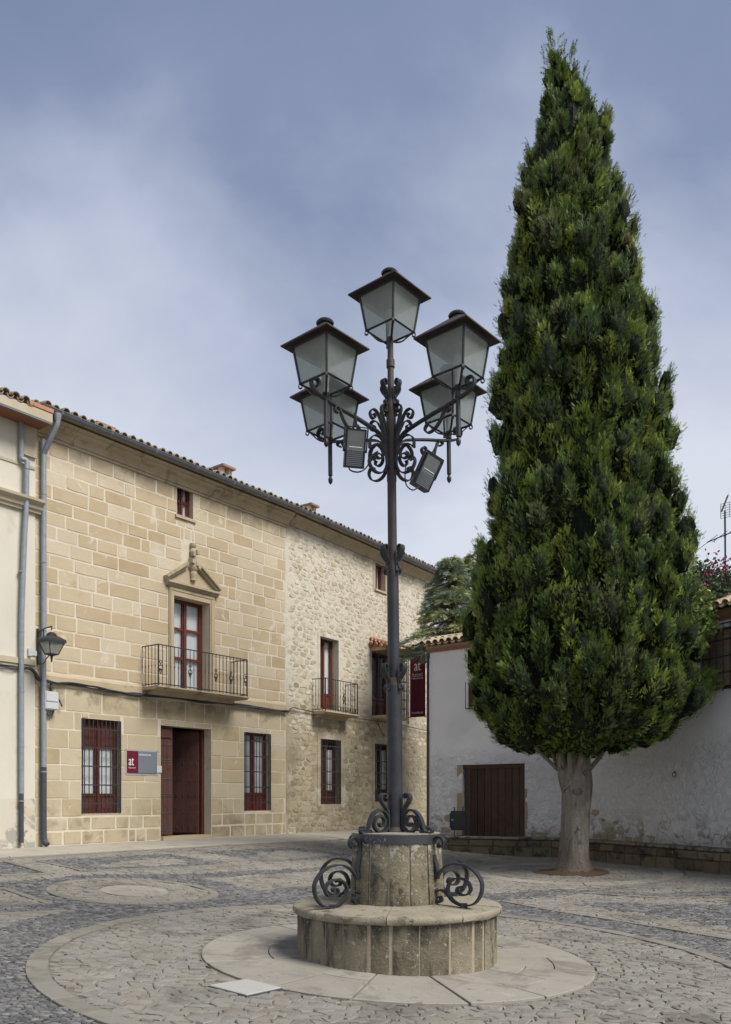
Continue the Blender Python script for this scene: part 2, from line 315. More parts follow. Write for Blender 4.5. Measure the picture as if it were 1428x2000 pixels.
def white_wall_mat():
    m, t, b = material('limewashed_plaster')
    c = ramp(t, noise(t, 1.3, 5, .6), lerp3([(.68, .685, .69), (.77, .775, .78), (.81, .815, .82)]))
    z = zpos(t)
    low = math_(t, 'SUBTRACT', 1.0, sstep(t, z[2], .55, 1.5))
    k = math_(t, 'MULTIPLY', sstep(t, noise(t, 3.6, 7, .7, dist=.9), .49, .57), low)
    c = mixc(t, k, c, (.30, .25, .175))
    k2 = sstep(t, noise(t, 5.0, 7, .7, dist=.7), .70, .74)
    k2 = math_(t, 'MULTIPLY', k2, math_(t, 'SUBTRACT', 1.0, sstep(t, z[2], 1.6, 3.2)))
    c = mixc(t, k2, c, (.33, .28, .20))
    c = mixc(t, math_(t, 'MULTIPLY', math_(t, 'SUBTRACT', 1.0, sstep(t, z[2], .5, .95)), .6), c, (.34, .33, .31))
    t.links.new(c, b.inputs['Base Color']); b.inputs['Roughness'].default_value = .9
    rough_zone = math_(t, 'SUBTRACT', 1.0, sstep(t, z[2], 2.3, 3.2))
    h = math_(t, 'MULTIPLY_ADD', math_(t, 'MULTIPLY', noise(t, 7, 7, .65, dist=.8), rough_zone), 2.5, math_(t, 'MULTIPLY', noise(t, 45, 4, .6), .25))
    bump(t, b, h, .9, .06); return m
M['white'] = white_wall_mat()
def glass_mat(name, tint, refl, spec_rough=.04):
    m = bpy.data.materials.new(name); m.use_nodes = True; t = m.node_tree; t.nodes.clear()
    o = node(t, 'ShaderNodeOutputMaterial'); tr = node(t, 'ShaderNodeBsdfTransparent'); tr.inputs[0].default_value = (*tint, 1)
    gl = node(t, 'ShaderNodeBsdfGlossy'); gl.inputs[1].default_value = spec_rough; gl.inputs[0].default_value = (.9, .9, .9, 1)
    lw = node(t, 'ShaderNodeFresnel'); lw.inputs[0].default_value = refl
    mxs = node(t, 'ShaderNodeMixShader'); t.links.new(lw.outputs[0], mxs.inputs[0]); t.links.new(tr.outputs[0], mxs.inputs[1]); t.links.new(gl.outputs[0], mxs.inputs[2])
    t.links.new(mxs.outputs[0], o.inputs[0]); return m
M['glass'] = glass_mat('window_glass', (.96, .97, .97), 1.25)
def lantern_glass():
    m = bpy.data.materials.new('ribbed_lantern_glass'); m.use_nodes = True; t = m.node_tree; t.nodes.clear()
    o = node(t, 'ShaderNodeOutputMaterial'); tr = node(t, 'ShaderNodeBsdfTransparent'); tr.inputs[0].default_value = (.80, .84, .82, 1)
    df = node(t, 'ShaderNodeBsdfDiffuse'); tl = node(t, 'ShaderNodeBsdfTranslucent'); gl = node(t, 'ShaderNodeBsdfGlossy'); gl.inputs[1].default_value = .25
    n = noise(t, 12, 5, .6); c = ramp(t, n, lerp3([(.42, .47, .43), (.58, .63, .59)]))
    for q in (df, tl): t.links.new(c, q.inputs[0])
    z = zpos(t)[2]; w = math_(t, 'SINE', math_(t, 'MULTIPLY', z, 520.0)); b = node(t, 'ShaderNodeBump'); b.inputs['Strength'].default_value = .5; b.inputs['Distance'].default_value = .003
    t.links.new(w, b.inputs['Height'])
    for q in (df, gl): t.links.new(b.outputs[0], q.inputs['Normal'])
    def mx(f, a, c_):
        q = node(t, 'ShaderNodeMixShader'); q.inputs[0].default_value = f; t.links.new(a, q.inputs[1]); t.links.new(c_, q.inputs[2]); return q.outputs[0]
    t.links.new(mx(.08, mx(.42, mx(.5, df.outputs[0], tl.outputs[0]), tr.outputs[0]), gl.outputs[0]), o.inputs[0]); return m
M['lglass'] = lantern_glass()
def leaf_mat(name, rough=.6, trans=.12):
    m, t, b = material(name); a = node(t, 'ShaderNodeAttribute', attribute_name='tint')
    t.links.new(a.outputs['Color'], b.inputs['Base Color']); b.inputs['Roughness'].default_value = rough; b.inputs['Specular IOR Level'].default_value = .25
    tl = node(t, 'ShaderNodeBsdfTranslucent'); t.links.new(a.outputs['Color'], tl.inputs[0])
    mxs = node(t, 'ShaderNodeMixShader'); mxs.inputs[0].default_value = trans; o = t.nodes['Material Output']
    t.links.new(b.outputs[0], mxs.inputs[1]); t.links.new(tl.outputs[0], mxs.inputs[2]); t.links.new(mxs.outputs[0], o.inputs[0]); return m
M['leaf'] = leaf_mat('foliage')
M['mirror'] = rough_mat('lamp_reflector', [(.30, .33, .34), (.42, .45, .46)], 14, 0, 30, .1, rough=.3, metallic=.6)

# ------------------------------------------------------------------ layout of the place
F1 = Frame((-6.618, 17.5), (.767, 1.0))                # ashlar front of the hotel
S0 = fpt(F1, 68, 1300)[0]; S1 = fpt(F1, 558, 1300)[0]
e = F1.p(S1, 0, 0); F2 = Frame((e[0], e[1]), (.679, 1.0))   # rubble front, turned slightly
E2 = fpt(F2, 850, 1113)[0]
ZF = .55                                               # pavement height at the hotel
BENCH = [(2.10, 21.4), (4.55, 20.62), (5.10, 19.75), (6.88, 15.9), (8.75, 11.85)]
PA, PB, PC = (1.80, 23.58), (5.10, 21.0), (7.21, 16.67)
G1 = Frame(PA, (PB[0] - PA[0], PB[1] - PA[1]))         # white wall, left stretch (faces the square)
LG1 = math.hypot(PB[0] - PA[0], PB[1] - PA[1])
G2 = Frame(PB, (PC[0] - PB[0], PC[1] - PB[1])); LG2 = 11.0
LAMP = (.30, 8.13)
def smooth01(x): x = np.clip(x, 0, 1); return x * x * (3 - 2 * x)
def gz(x, y):
    x = np.asarray(x, float); y = np.asarray(y, float)
    pl = -.045 * np.clip(x, -9, 7) + .01 * np.clip(y, -10, 25)
    d = np.minimum((x - F1.o[0]) * F1.n[0] + (y - F1.o[1]) * F1.n[1], (x - F2.o[0]) * F2.n[0] + (y - F2.o[1]) * F2.n[1])
    w1 = 1 - smooth01((d - .2) / 6.5)
    db = np.full(x.shape, 1e9)
    for (ax, ay), (bx, by) in zip(BENCH[:-1], BENCH[1:]):
        t = np.clip(((x - ax) * (bx - ax) + (y - ay) * (by - ay)) / ((bx - ax) ** 2 + (by - ay) ** 2), 0, 1)
        db = np.minimum(db, np.hypot(x - ax - t * (bx - ax), y - ay - t * (by - ay)))
    w2 = 1 - smooth01((db - .6) / 5.5)
    return pl * (1 - w1) * (1 - w2) + ZF * w1 + .11 * w2 * (1 - w1)
def gzf(dz): return lambda x, y: float(gz(x, y)) + dz
def gp(px, py):                                        # photo pixel -> point on the ground
    u, v = (px - CX) / FPX, (py - HZ) / FPX; Y = 10.0
    for _ in range(60): Y = .5 * Y + .5 * (H - float(gz(u * Y, Y))) / v
    return (u * Y, Y)

# ------------------------------------------------------------------ ground sheet and its stones
def ground():
    ax = np.concatenate([[-400, -120, -50, -25, -16], np.arange(-12, 12.01, .4), [16, 25, 50, 120, 400]])
    ay = np.concatenate([[-400, -120, -40, -12, -4, 0, 2], np.arange(3, 34.01, .4), [40, 60, 120, 300, 900]])
    X, Y = np.meshgrid(ax, ay); Z = gz(X, Y); n, m = X.shape
    I = np.arange(n * m).reshape(n, m)
    Fq = np.stack([I[:-1, :-1], I[:-1, 1:], I[1:, 1:], I[1:, :-1]], -1).reshape(-1, 4)
    return npmesh('plaza_ground', np.stack([X, Y, Z], -1).reshape(-1, 3), Fq, M['joint'], smooth=True, kind='structure')
GROUND = ground()

def inpoly(x, y, poly):
    r = np.zeros(x.shape, bool); n = len(poly)
    for i in range(n):
        (x0, y0), (x1, y1) = poly[i], poly[(i + 1) % n]
        c = (y0 > y) != (y1 > y)
        with np.errstate(divide='ignore', invalid='ignore'): r ^= c & (x < (x1 - x0) * (y - y0) / (y1 - y0 + 1e-12) + x0)
    return r
GP = lambda L: [gp(*p) for p in L]
DARK = [GP(q) for q in (
    [(-300, 2060), (-300, 1727), (0, 1724), (100, 1717), (175, 1709), (350, 1708), (622, 1696), (720, 1693), (720, 1700), (622, 1703), (480, 1711), (385, 1716), (440, 1725), (495, 1740), (575, 1732), (720, 1727), (720, 1900), (300, 2060)],
    [(-200, 1690), (10, 1685), (97, 1708), (0, 1711), (-200, 1722)],
    [(72, 1682), (312, 1669), (336, 1670), (454, 1690.6), (188, 1702), (161, 1702)],
    [(391, 1665), (568, 1656), (684, 1670), (684, 1678), (531, 1687), (516, 1685)],
    [(940, 1748), (1098, 1737), (1288, 1746), (1428, 1740), (1500, 1736), (1500, 1756), (1428, 1753), (1288, 1755), (1137, 1746), (980, 1760), (940, 1760)],
    [(1114, 1768), (1183, 1763), (1428, 1768), (1600, 1772), (1600, 1845), (1428, 1814), (1288, 1791)],
    [(900, 1752), (980, 1762), (1075, 1780), (1209, 1801), (1428, 1837), (1600, 1868), (1600, 1990), (1428, 1925), (1101, 1840), (900, 1800)])]
LIGHT = [GP(q) for q in (
    [(-200, 1730), (10, 1738), (97, 1768), (0, 1773), (-200, 1782)], [(-200, 1797), (0, 1787), (134, 1781), (60, 1795), (0, 1811), (-200, 1860)],
    [(195, 1690), (300, 1676), (325, 1676), (388, 1687), (205, 1695.5)], [(500, 1668), (565, 1661), (650, 1671), (545, 1681)])]
C2 = gp(263, 1742); R2 = 1.06                          # second, smaller paved circle
TREE = (4.12, 16.8)
RF, RO, RI = 1.85, 3.36, 3.19
RC = (.36, 8.1)                          # slabs / edging ring round the lamp
def zone(x, y):                                        # 0 slabs, 1 light cobbles, 2 dark pebbles, 3 pavement, -1 nothing
    r = np.hypot(x - LAMP[0], y - LAMP[1]); z = np.ones(x.shape, int)
    for p in DARK: z[inpoly(x, y, p)] = 2
    for p in LIGHT: z[inpoly(x, y, p)] = 1
    r2 = np.hypot(x - C2[0], y - C2[1]); z[r2 < R2 + .05] = 1; z[r2 < .47] = -1; z[(r2 > R2 - .04) & (r2 < R2 + .10)] = -1
    ro = np.hypot(x - RC[0], y - RC[1]); z[ro < RO] = 1; z[(ro > RI - .02) & (ro < RO + .01)] = -1; z[r < RF + .02] = -1
    rt = np.hypot(x - TREE[0], y - TREE[1]); z[rt < .55] = -1; z[(rt > 1.68) & (rt < 2.1)] = -1
    d = np.minimum((x - F1.o[0]) * F1.n[0] + (y - F1.o[1]) * F1.n[1], (x - F2.o[0]) * F2.n[0] + (y - F2.o[1]) * F2.n[1])
    z[d < PAVE_W] = 3
    return z
PAVE_W = 2.0
def cells(x0, x1, y0, y1, sx, sy, jit, seed, rot=0.0):  # irregular six-sided cells that tile the ground
    rs = np.random.RandomState(seed); nj = int((y1 - y0) / sy) + 1; ni = int((x1 - x0) / sx) + 1
    JX = rs.uniform(-jit, jit, (nj + 2, 2 * ni + 6)) * sx; JY = rs.uniform(-jit, jit, (nj + 2, 2 * ni + 6)) * sy
    j, i = np.meshgrid(np.arange(nj), np.arange(ni), indexing='ij'); j = j.ravel(); i = i.ravel()
    k = 2 * i + (j % 2); ks = np.stack([k, k + 1, k + 2, k + 2, k + 1, k], 1); js = np.stack([j, j, j, j + 1, j + 1, j + 1], 1)
    X = x0 + ks * sx / 2 + JX[js, ks]; Y = y0 + js * sy + JY[js, ks]
    return np.stack([X, Y], -1)
def stones(P, gap, rise, rs, sides=True):               # -> V (N,19,3) and the face tables of one stone
    c = P.mean(1, keepdims=True); sc_ = 1 - gap * rs.uniform(.6, 1.5, (len(P), 1, 1))
    O = c + (P - c) * sc_
    d = np.concatenate([O, c + (O - c) * (.84 if sides else .74), c], 1)     # 6 outer, 6 inner, centre
    zb = gz(d[..., 0], d[..., 1]); tl = rs.normal(0, .045, (len(P), 2)); rel = d - c
    lift = np.concatenate([np.full((1, 6), .45), np.full((1, 6), .96), np.full((1, 1), 1.0)], 1) * rise * rs.uniform(.6, 1.35, (len(P), 1)) + (rs.normal(0, .06, (len(P), 13)) * rise if sides else 0)
    z = zb + lift + (rel[..., 0] * tl[:, :1] + rel[..., 1] * tl[:, 1:])
    V = np.concatenate([d, z[..., None]], -1)
    bot = np.concatenate([O, zb[:, :6, None] - .012], -1); V = np.concatenate([V, bot], 1)   # 13..18
    q = [(k, (k + 1) % 6, 6 + (k + 1) % 6, 6 + k) for k in range(6)]
    if sides: q += [(13 + k, 13 + (k + 1) % 6, (k + 1) % 6, k) for k in range(6)]
    return V, np.array(q), np.array([(6 + k, 6 + (k + 1) % 6, 12) for k in range(6)])
def joined(V, q, t):
    n, m = V.shape[:2]; off = (np.arange(n) * m)[:, None, None]
    return V.reshape(-1, 3), [(q[None] + off).reshape(-1, 4), (t[None] + off).reshape(-1, 3)]
def view_size(x, y, z, a):                              # apparent size, for choosing the pieces that show largest
    px = CX + FPX * x / y; py = HZ - FPX * (z - H) / y
    return np.where((px > -15) & (px < 1443) & (py < 2015), a / y ** 2, 0)
def paving():
    P = cells(-9, 10.5, 4.0, 23, .145, .085, .34, 3); c = P.mean(1); z = zone(c[:, 0], c[:, 1])
    vis = np.abs(c[:, 0]) < c[:, 1] * .47 + .4; P = P[(z == 1) & vis]; c = P.mean(1)
    behind = np.zeros(len(P), bool)
    for (ax, ay), (bx, by) in zip(BENCH[:-1], BENCH[1:]):
        pass
    inb = inpoly(c[:, 0], c[:, 1], BENCH + [(12, 11), (12, 26), (2.1, 26)]); P = P[~inb]
    # keep whole stones inside the rings
    r = np.hypot(P[..., 0] - LAMP[0], P[..., 1] - LAMP[1]); cc = P.mean(1); rc = np.hypot(cc[:, 0] - LAMP[0], cc[:, 1] - LAMP[1])[:, None]
    P = np.array(LAMP) + (P - np.array(LAMP)) * (np.maximum(r, RF + .015) / r)[..., None]
    r = np.hypot(P[..., 0] - RC[0], P[..., 1] - RC[1]); rc = np.hypot(cc[:, 0] - RC[0], cc[:, 1] - RC[1])[:, None]
    tgt = np.where(rc < RI + .1, np.minimum(r, RI - .01), np.maximum(r, RO + .01)); P = np.array(RC) + (P - np.array(RC)) * (tgt / r)[..., None]
    V, q, t = stones(P, .045, .014, np.random.RandomState(5)); cc = P.mean(1)
    w = view_size(cc[:, 0], cc[:, 1], gz(cc[:, 0], cc[:, 1]), 1.0 / cc[:, 1]); order = np.argsort(-w)
    for k in order[:300]:
        npmesh('cobblestone', V[k], [q, t], M['cobble'], GROUND, smooth=28)
    vv, ff = joined(V[order[300:]], q, t); npmesh('cobblestones', vv, ff, M['cobble'], GROUND, smooth=28, kind='stuff')
    # dark pebbles, near ones small, far ones a little larger
    for y0, y1, sx, sy, sd in ((4.0, 9.5, .062, .034, 8), (9.5, 20.5, .085, .05, 9)):
        P = cells(-8.5, 9, y0, y1, sx, sy, .34, sd); c = P.mean(1); z = zone(c[:, 0], c[:, 1]); vis = np.abs(c[:, 0]) < c[:, 1] * .46 + .3
        inb = inpoly(c[:, 0], c[:, 1], BENCH + [(12, 11), (12, 26), (2.1, 26)]); P = P[(z == 2) & vis & ~inb]
        V, q, t = stones(P, .10, .014, np.random.RandomState(sd), False)
        vv, ff = joined(V[:, :13], q, t); npmesh('pebbles', vv, ff, M['pebble'], GROUND, smooth=True, kind='stuff')
def arcpoly(c, r0, r1, a0, a1, n=4):
    A = [a0 + (a1 - a0) * i / n for i in range(n + 1)]
    return [(c[0] + r0 * math.cos(a), c[1] + r0 * math.sin(a)) for a in A] + [(c[0] + r1 * math.cos(a), c[1] + r1 * math.sin(a)) for a in A[::-1]]
def piece(poly, mat, parent, name, h, z0=-.02, inset=.006):
    # polygon slab with a small bevelled arris
    p = np.array(poly); c = p.mean(0); n = len(p)
    if np.sum(p[:, 0] * np.roll(p[:, 1], -1) - np.roll(p[:, 0], -1) * p[:, 1]) < 0: p = p[::-1]
    q = c + (p - c) * (1 - inset / (np.linalg.norm(p - c, axis=1, keepdims=True) + 1e-6)); g = gz(p[:, 0], p[:, 1]); tl = random.uniform(-.003, .003)
    V = [(x, y, zz + z0) for (x, y), zz in zip(p, g)] + [(x, y, zz + h - .004 + tl) for (x, y), zz in zip(p, g)] + [(x, y, zz + h + tl) for (x, y), zz in zip(q, gz(q[:, 0], q[:, 1]))]
    b = MB(); b.add(V, [(k, (k + 1) % n, n + (k + 1) % n, n + k) for k in range(n)] + [(n + k, n + (k + 1) % n, 2 * n + (k + 1) % n, 2 * n + k) for k in range(n)] + [tuple(range(2 * n, 3 * n))])
    return b.build(name, mat, parent)
def rings():
    rs = random.Random(4)
    # slabs round the pedestal: two broken courses
    a = .12; ws = [rs.uniform(.6, 1.4) for _ in range(15)]; tot = sum(ws)
    for k_, w in enumerate(ws):
        da = w / tot * 2 * math.pi; cuts = [.93] + ([rs.uniform(1.16, 1.30) if k_ % 2 else rs.uniform(1.42, 1.62)] if rs.random() < .85 else []) + [RF]
        for r0, r1 in zip(cuts[:-1], cuts[1:]):
            h_ = .5 if r1 - r0 > .42 and da > .38 and rs.random() < .5 else None
            for b0, b1 in (((0, h_), (h_, 1)) if h_ else ((0, 1),)): piece(arcpoly(LAMP, r0 + .005, r1 - .005, a + da * b0 + .0065, a + da * b1 - .0065, 5), M['slab'], GROUND, 'paving_slab', .020, inset=.010)
        a += da
    a = 0; ws = [rs.uniform(.75, 1.25) for _ in range(52)]; tot = sum(ws)
    for w in ws:
        da = w / tot * 2 * math.pi; piece(arcpoly(RC, RI, RO, a + .002, a + da - .002, 4), M['edge_slab'], GROUND, 'edging_stone', .02); a += da
    for k in range(30):
        a = k / 30 * 2 * math.pi; piece(arcpoly(C2, R2 - .03, R2 + .09, a + .004, a + 2 * math.pi / 30 - .004, 2), M['edge_slab'], GROUND, 'edging_stone', .02)
    for k in range(5):
        a = .3 + k / 5 * 2 * math.pi; piece(arcpoly(C2, .02, .46, a + .01, a + 2 * math.pi / 5 - .01, 6), M['slab'], GROUND, 'paving_slab', .02)
    for k in range(22):
        a = k / 22 * 2 * math.pi; piece(arcpoly(TREE, 1.7, 2.08, a + .005, a + 2 * math.pi / 22 - .005, 3), M['slab'], GROUND, 'paving_slab', .018)
    # straight edging lines between pale and dark fields
    def line(pts, w=.10):
        for (x0, y0), (x1, y1) in zip(pts[:-1], pts[1:]):
            L = math.hypot(x1 - x0, y1 - y0); n = max(1, round(L / .55)); dx, dy = (x1 - x0) / L, (y1 - y0) / L
            for i in range(n):
                a, b = L * i / n + .006, L * (i + 1) / n - .006
                piece([(x0 + dx * a - dy * w / 2, y0 + dy * a + dx * w / 2), (x0 + dx * a + dy * w / 2, y0 + dy * a - dx * w / 2), (x0 + dx * b + dy * w / 2, y0 + dy * b - dx * w / 2), (x0 + dx * b - dy * w / 2, y0 + dy * b + dx * w / 2)], M['edge_slab'], GROUND, 'edging_stone', .026)
    line(GP([(-60, 1797), (0, 1788), (134, 1781)])); line(GP([(-40, 1735), (10, 1738), (97, 1768)])); line(GP([(495, 1741), (575, 1733), (690, 1728)]))
    line(GP([(980, 1762), (1075, 1780), (1209, 1801), (1428, 1837), (1500, 1850)])); line(GP([(1137, 1746), (1288, 1755.5), (1460, 1754)]))
    line(GP([(72, 1683), (161, 1703), (188, 1703), (454, 1691)]), .09); line(GP([(516, 1686), (531, 1688), (690, 1678)]), .09); line(GP([(0, 1712), (97, 1709), (10, 1685)]), .09)
    # pale pavement along the hotel: flags in three courses
    for F, a0, a1 in ((F1, -3.0, S1), (F2, 0, E2 + 1.5)):
        for k, (o0, o1) in enumerate(((.0, .62), (.62, 1.3), (1.3, 2.0))):
            a = a0 - rs.random() * .5
            while a < a1:
                b = min(a + rs.uniform(.7, 1.25), a1)
                P = [F.p(max(a, a0) + .006, o0 + .006, 0), F.p(b - .006, o0 + .006, 0), F.p(b - .006, o1 - .006, 0), F.p(max(a, a0) + .006, o1 - .006, 0)]
                if b - max(a, a0) > .1: piece([(p[0], p[1]) for p in P], M['pavement'], GROUND, 'pavement_slab', .022)
                a = b
    # soil round the cypress
    n = 26; V = [(TREE[0], TREE[1], float(gz(*TREE)) + .09)]; F_ = []
    for k in range(n):
        a = 2 * math.pi * k / n; rr = rs.uniform(.62, .78) * (1.12 if math.cos(a) > 0 else 1)
        x, y = TREE[0] + rr * math.cos(a), TREE[1] + rr * math.sin(a); V.append((x, y, float(gz(x, y)) + .022)); F_.append((0, 1 + k, 1 + (k + 1) % n))
    b = MB(); b.add(V, F_); b.build('soil_patch', M['soil'], GROUND, smooth=True, kind='stuff')
    # square access cover set in the slabs
    q = GP([(405, 1930.5), (482, 1917.5), (552, 1935), (482, 1950.5)])
    t = thing('access_cover', 'pale square access cover set flush in the cobbles at the slab edge', 'access cover', (*np.mean(q, 0), float(gz(*np.mean(q, 0)))))
    piece(q, M['darkpipe'], t, 'cover_rim', .022, inset=.002)
    c = np.mean(q, 0); piece([tuple(c + (np.array(p) - c) * .955) for p in q], M['cap2'], t, 'cover_slab', .026, z0=.01)
M['cap2'] = rough_mat('cover_concrete', [(.34, .335, .30), (.39, .38, .345)], 6, 0, 60, .2)
paving(); rings()

# ------------------------------------------------------------------ wall helpers
def cut_wall(mb, s0, s1, z0, z1, holes, o=0.0, extra_z=()):
    ss = sorted({s0, s1} | {x for h in holes for x in h[:2] if s0 < x < s1}); zs = sorted({z0, z1} | {x for h in holes for x in h[2:4] if z0 < x < z1} | {q for q in extra_z if z0 < q < z1})
    for a, b in zip(ss[:-1], ss[1:]):
        for c, d in zip(zs[:-1], zs[1:]):
            m, n = (a + b) / 2, (c + d) / 2
            if any(h[0] < m < h[1] and h[2] < n < h[3] for h in holes): continue
            mb.quad((a, o, c), (b, o, c), (b, o, d), (a, o, d))
def minus(r, h):
    a, b, c, d = r; e, f, g, i = h
    if f <= a or e >= b or i <= c or g >= d: return [r]
    o = []
    if e > a: o.append((a, e, c, d))
    if f < b: o.append((f, b, c, d))
    m, n = max(a, e), min(b, f)
    if g > c: o.append((m, n, c, g))
    if i < d: o.append((m, n, i, d))
    return o
def block(F, a, b, c, d, rs, proud, j=.006):            # squared stone with slightly wavering edges
    m = .012; pts = []
    def edge(p, q):
        L = math.hypot(q[0] - p[0], q[1] - p[1]); n = max(1, min(5, int(L / .16)))
        for k in range(n): t = k / n; pts.append((p[0] + (q[0] - p[0]) * t + rs.uniform(-j, j), p[1] + (q[1] - p[1]) * t + rs.uniform(-j, j)))
    g = [(a + m, c), (b - m, c), (b, c + m), (b, d - m), (b - m, d), (a + m, d), (a, d - m), (a, c + m)]
    for k in range(8): edge(g[k], g[(k + 1) % 8])
    cx, cz = (a + b) / 2, (c + d) / 2; n = len(pts); mb = MB(F)
    ins = lambda p: (cx + (p[0] - cx) * (1 - .012 / (abs(b - a) / 2 + .01)), cz + (p[1] - cz) * (1 - .012 / (abs(d - c) / 2 + .01)))
    t1, t2 = rs.uniform(-.004, .004), rs.uniform(-.004, .004)
    V = [F.p(p[0], -.012, p[1]) for p in pts] + [F.p(q[0], proud + t1 * (q[0] - cx) + t2 * (q[1] - cz), q[1]) for q in map(ins, pts)]
    return mb.add(V, [(k, (k + 1) % n, n + (k + 1) % n, n + k) for k in range(n)] + [tuple(range(n, 2 * n))])
def keep_largest(pieces, name, stuffname, mat_of, parent, limit=300):
    """pieces: (size in view, MB, material key); the largest become parts, the rest one mesh per material key"""
    pieces.sort(key=lambda p: -p[0])
    for w, mb, k in pieces[:limit]: mb.build(name, M[k], parent)
    rest = {}
    for w, mb, k in pieces[limit:]: rest.setdefault(k, MB()).add(mb.v, mb.f)
    for k, mb in rest.items(): mb.build(stuffname, M[k], parent, kind='stuff')
def rect(F, xl, xr, yt, yb, o=0.0):
    s0, zt = fpt(F, xl, yt, o); _, zb = fpt(F, xl, yb, o); s1, _ = fpt(F, xr, yt, o); return (s0, s1, zb, zt)
def reveal(mb, h, depth, sill=True):
    a, b, c, d = h
    mb.quad((a, 0, c), (a, 0, d), (a, -depth, d), (a, -depth, c)); mb.quad((b, 0, d), (b, 0, c), (b, -depth, c), (b, -depth, d))
    mb.quad((a, 0, d), (b, 0, d), (b, -depth, d), (a, -depth, d)); mb.quad((b, 0, c), (a, 0, c), (a, -depth, c), (b, -depth, c))
def room(F, h, parent, depth0, depth1, name='dark_room'):
    a, b, c, d = h; q = MB(F); e = .25
    q.quad((a - e, -depth1, c - e), (b + e, -depth1, c - e), (b + e, -depth1, d + e), (a - e, -depth1, d + e))
    for (x0, z0, x1, z1) in ((a - e, c - e, a - e, d + e), (b + e, c - e, b + e, d + e), (a - e, c - e, b + e, c - e), (a - e, d + e, b + e, d + e)):
        q.quad((x0, -depth0, z0), (x1, -depth0, z1), (x1, -depth1, z1), (x0, -depth1, z0))
    return q.build(name, M['dark'], parent)
def curtain(F, a, b, c, d, o, parent, seed=0):
    rs = random.Random(seed); n = 28; mb = MB(F); V = []; ph = rs.uniform(0, 6)
    for k in range(n + 1):
        s = a + (b - a) * k / n; oo = o + .018 * math.sin(k * 1.35 + ph) + .008 * math.sin(k * .5 + ph)
        V += [F.p(s, oo, c), F.p(s, oo * .3 + o * .7, d)]
    mb.add(V, [(2 * k, 2 * k + 2, 2 * k + 3, 2 * k + 1) for k in range(n)]); return mb.build('curtain', M['curtain'], parent, smooth=True)
def casement(F, h, parent, depth, wood, leaves=2, trans=(), fw=.07, panel=0.0, curtains=None, name='window', side=0.0, seed=1, head=0.0):
    """h = opening; wooden frame set back by depth; transoms at the given height fractions; panel = solid part at the foot"""
    a, b, c, d = h; b -= side; w = fw; mb = MB(F); o0, o1 = -depth - .06, -depth
    mb.box(a, a + w, o0, o1, c, d); mb.box(b - w, b, o0, o1, c, d); mb.box(a + w, b - w, o0, o1, d - w, d); mb.box(a + w, b - w, o0, o1, c, c + w)
    H_ = d - c; zp = c + panel * H_; zt = d - head * H_
    for i in range(1, leaves):
        m = a + (b - a) * i / leaves; mb.box(m - w * .5, m + w * .5, o0 - .01, o1 + .015, c + w, d - w)
    cells_ = []
    for i in range(leaves):
        l = a + (b - a) * i / leaves + (w if i == 0 else w * .5); r = a + (b - a) * (i + 1) / leaves - (w if i == leaves - 1 else w * .5)
        # sash stiles
        st = .032
        mb.box(l, l + st, o0 + .005, o1 - .012, c + w, d - w); mb.box(r - st, r, o0 + .005, o1 - .012, c + w, d - w)
        cells_.append((l + st, r - st))
        for f in trans:
            z = c + f * H_; mb.box(l + st, r - st, o0 + .005, o1 - .012, z - .03, z + .03)
        if panel:
            mb.box(l + st, r - st, o0 + .01, o1 - .03, c + w, zp); mb.box(l + st + .05, r - st - .05, o1 - .03, o1 - .018, c + w + .06, zp - .07)
            mb.box(l + st, r - st, o0 + .005, o1 - .01, zp - .03, zp + .03)
        if head: mb.box(l + st, r - st, o0 + .01, o1 - .03, zt, d - w); mb.box(l + st + .04, r - st - .04, o1 - .03, o1 - .018, zt + .06, d - w - .05)
    win = mb.build(name, M[wood], parent)
    for i, (l, r) in enumerate(cells_):
        g = MB(F); om = (o0 + o1) / 2 - .005
        za_, zb_ = max(zp, c + w), min(zt, d - w); g.quad((l, om, za_), (r, om, za_), (r, om, zb_), (l, om, zb_)); g.build('glass_pane', M['glass'], win)
        if curtains: curtain(F, l - .03, r + .03, c + curtains[0] * H_, c + curtains[1] * H_, o0 - .03, win, seed * 10 + i)
    return win
def grille(F, h, parent, o, nv, nh, name='window_grille', r=.011, bow=.0):
    a, b, c, d = h; mb = MB(F); rs = random.Random(int(a * 100))
    for i in range(nv):
        s = a + (b - a) * (i + .5) / nv; q = rs.uniform(-.008, .008)
        mb.tube([(s, o, c - .0), (s + q, o, (c + d) / 2), (s, o, d)], r, 6)
    for i in range(nh):
        z = c + (d - c) * (i + .5) / nh; mb.box(a, b, o - .006, o + .006, z - .014, z + .014)
        for s in (a, b):
            mb.box(s - .01, s + .01, -.02, o, z - .012, z + .012)
    mb.box(a - .012, a + .012, o - .012, o + .012, c - .01, d + .01); mb.box(b - .012, b + .012, o - .012, o + .012, c - .01, d + .01)
    return mb.build(name, M['grille'], parent, smooth=30)
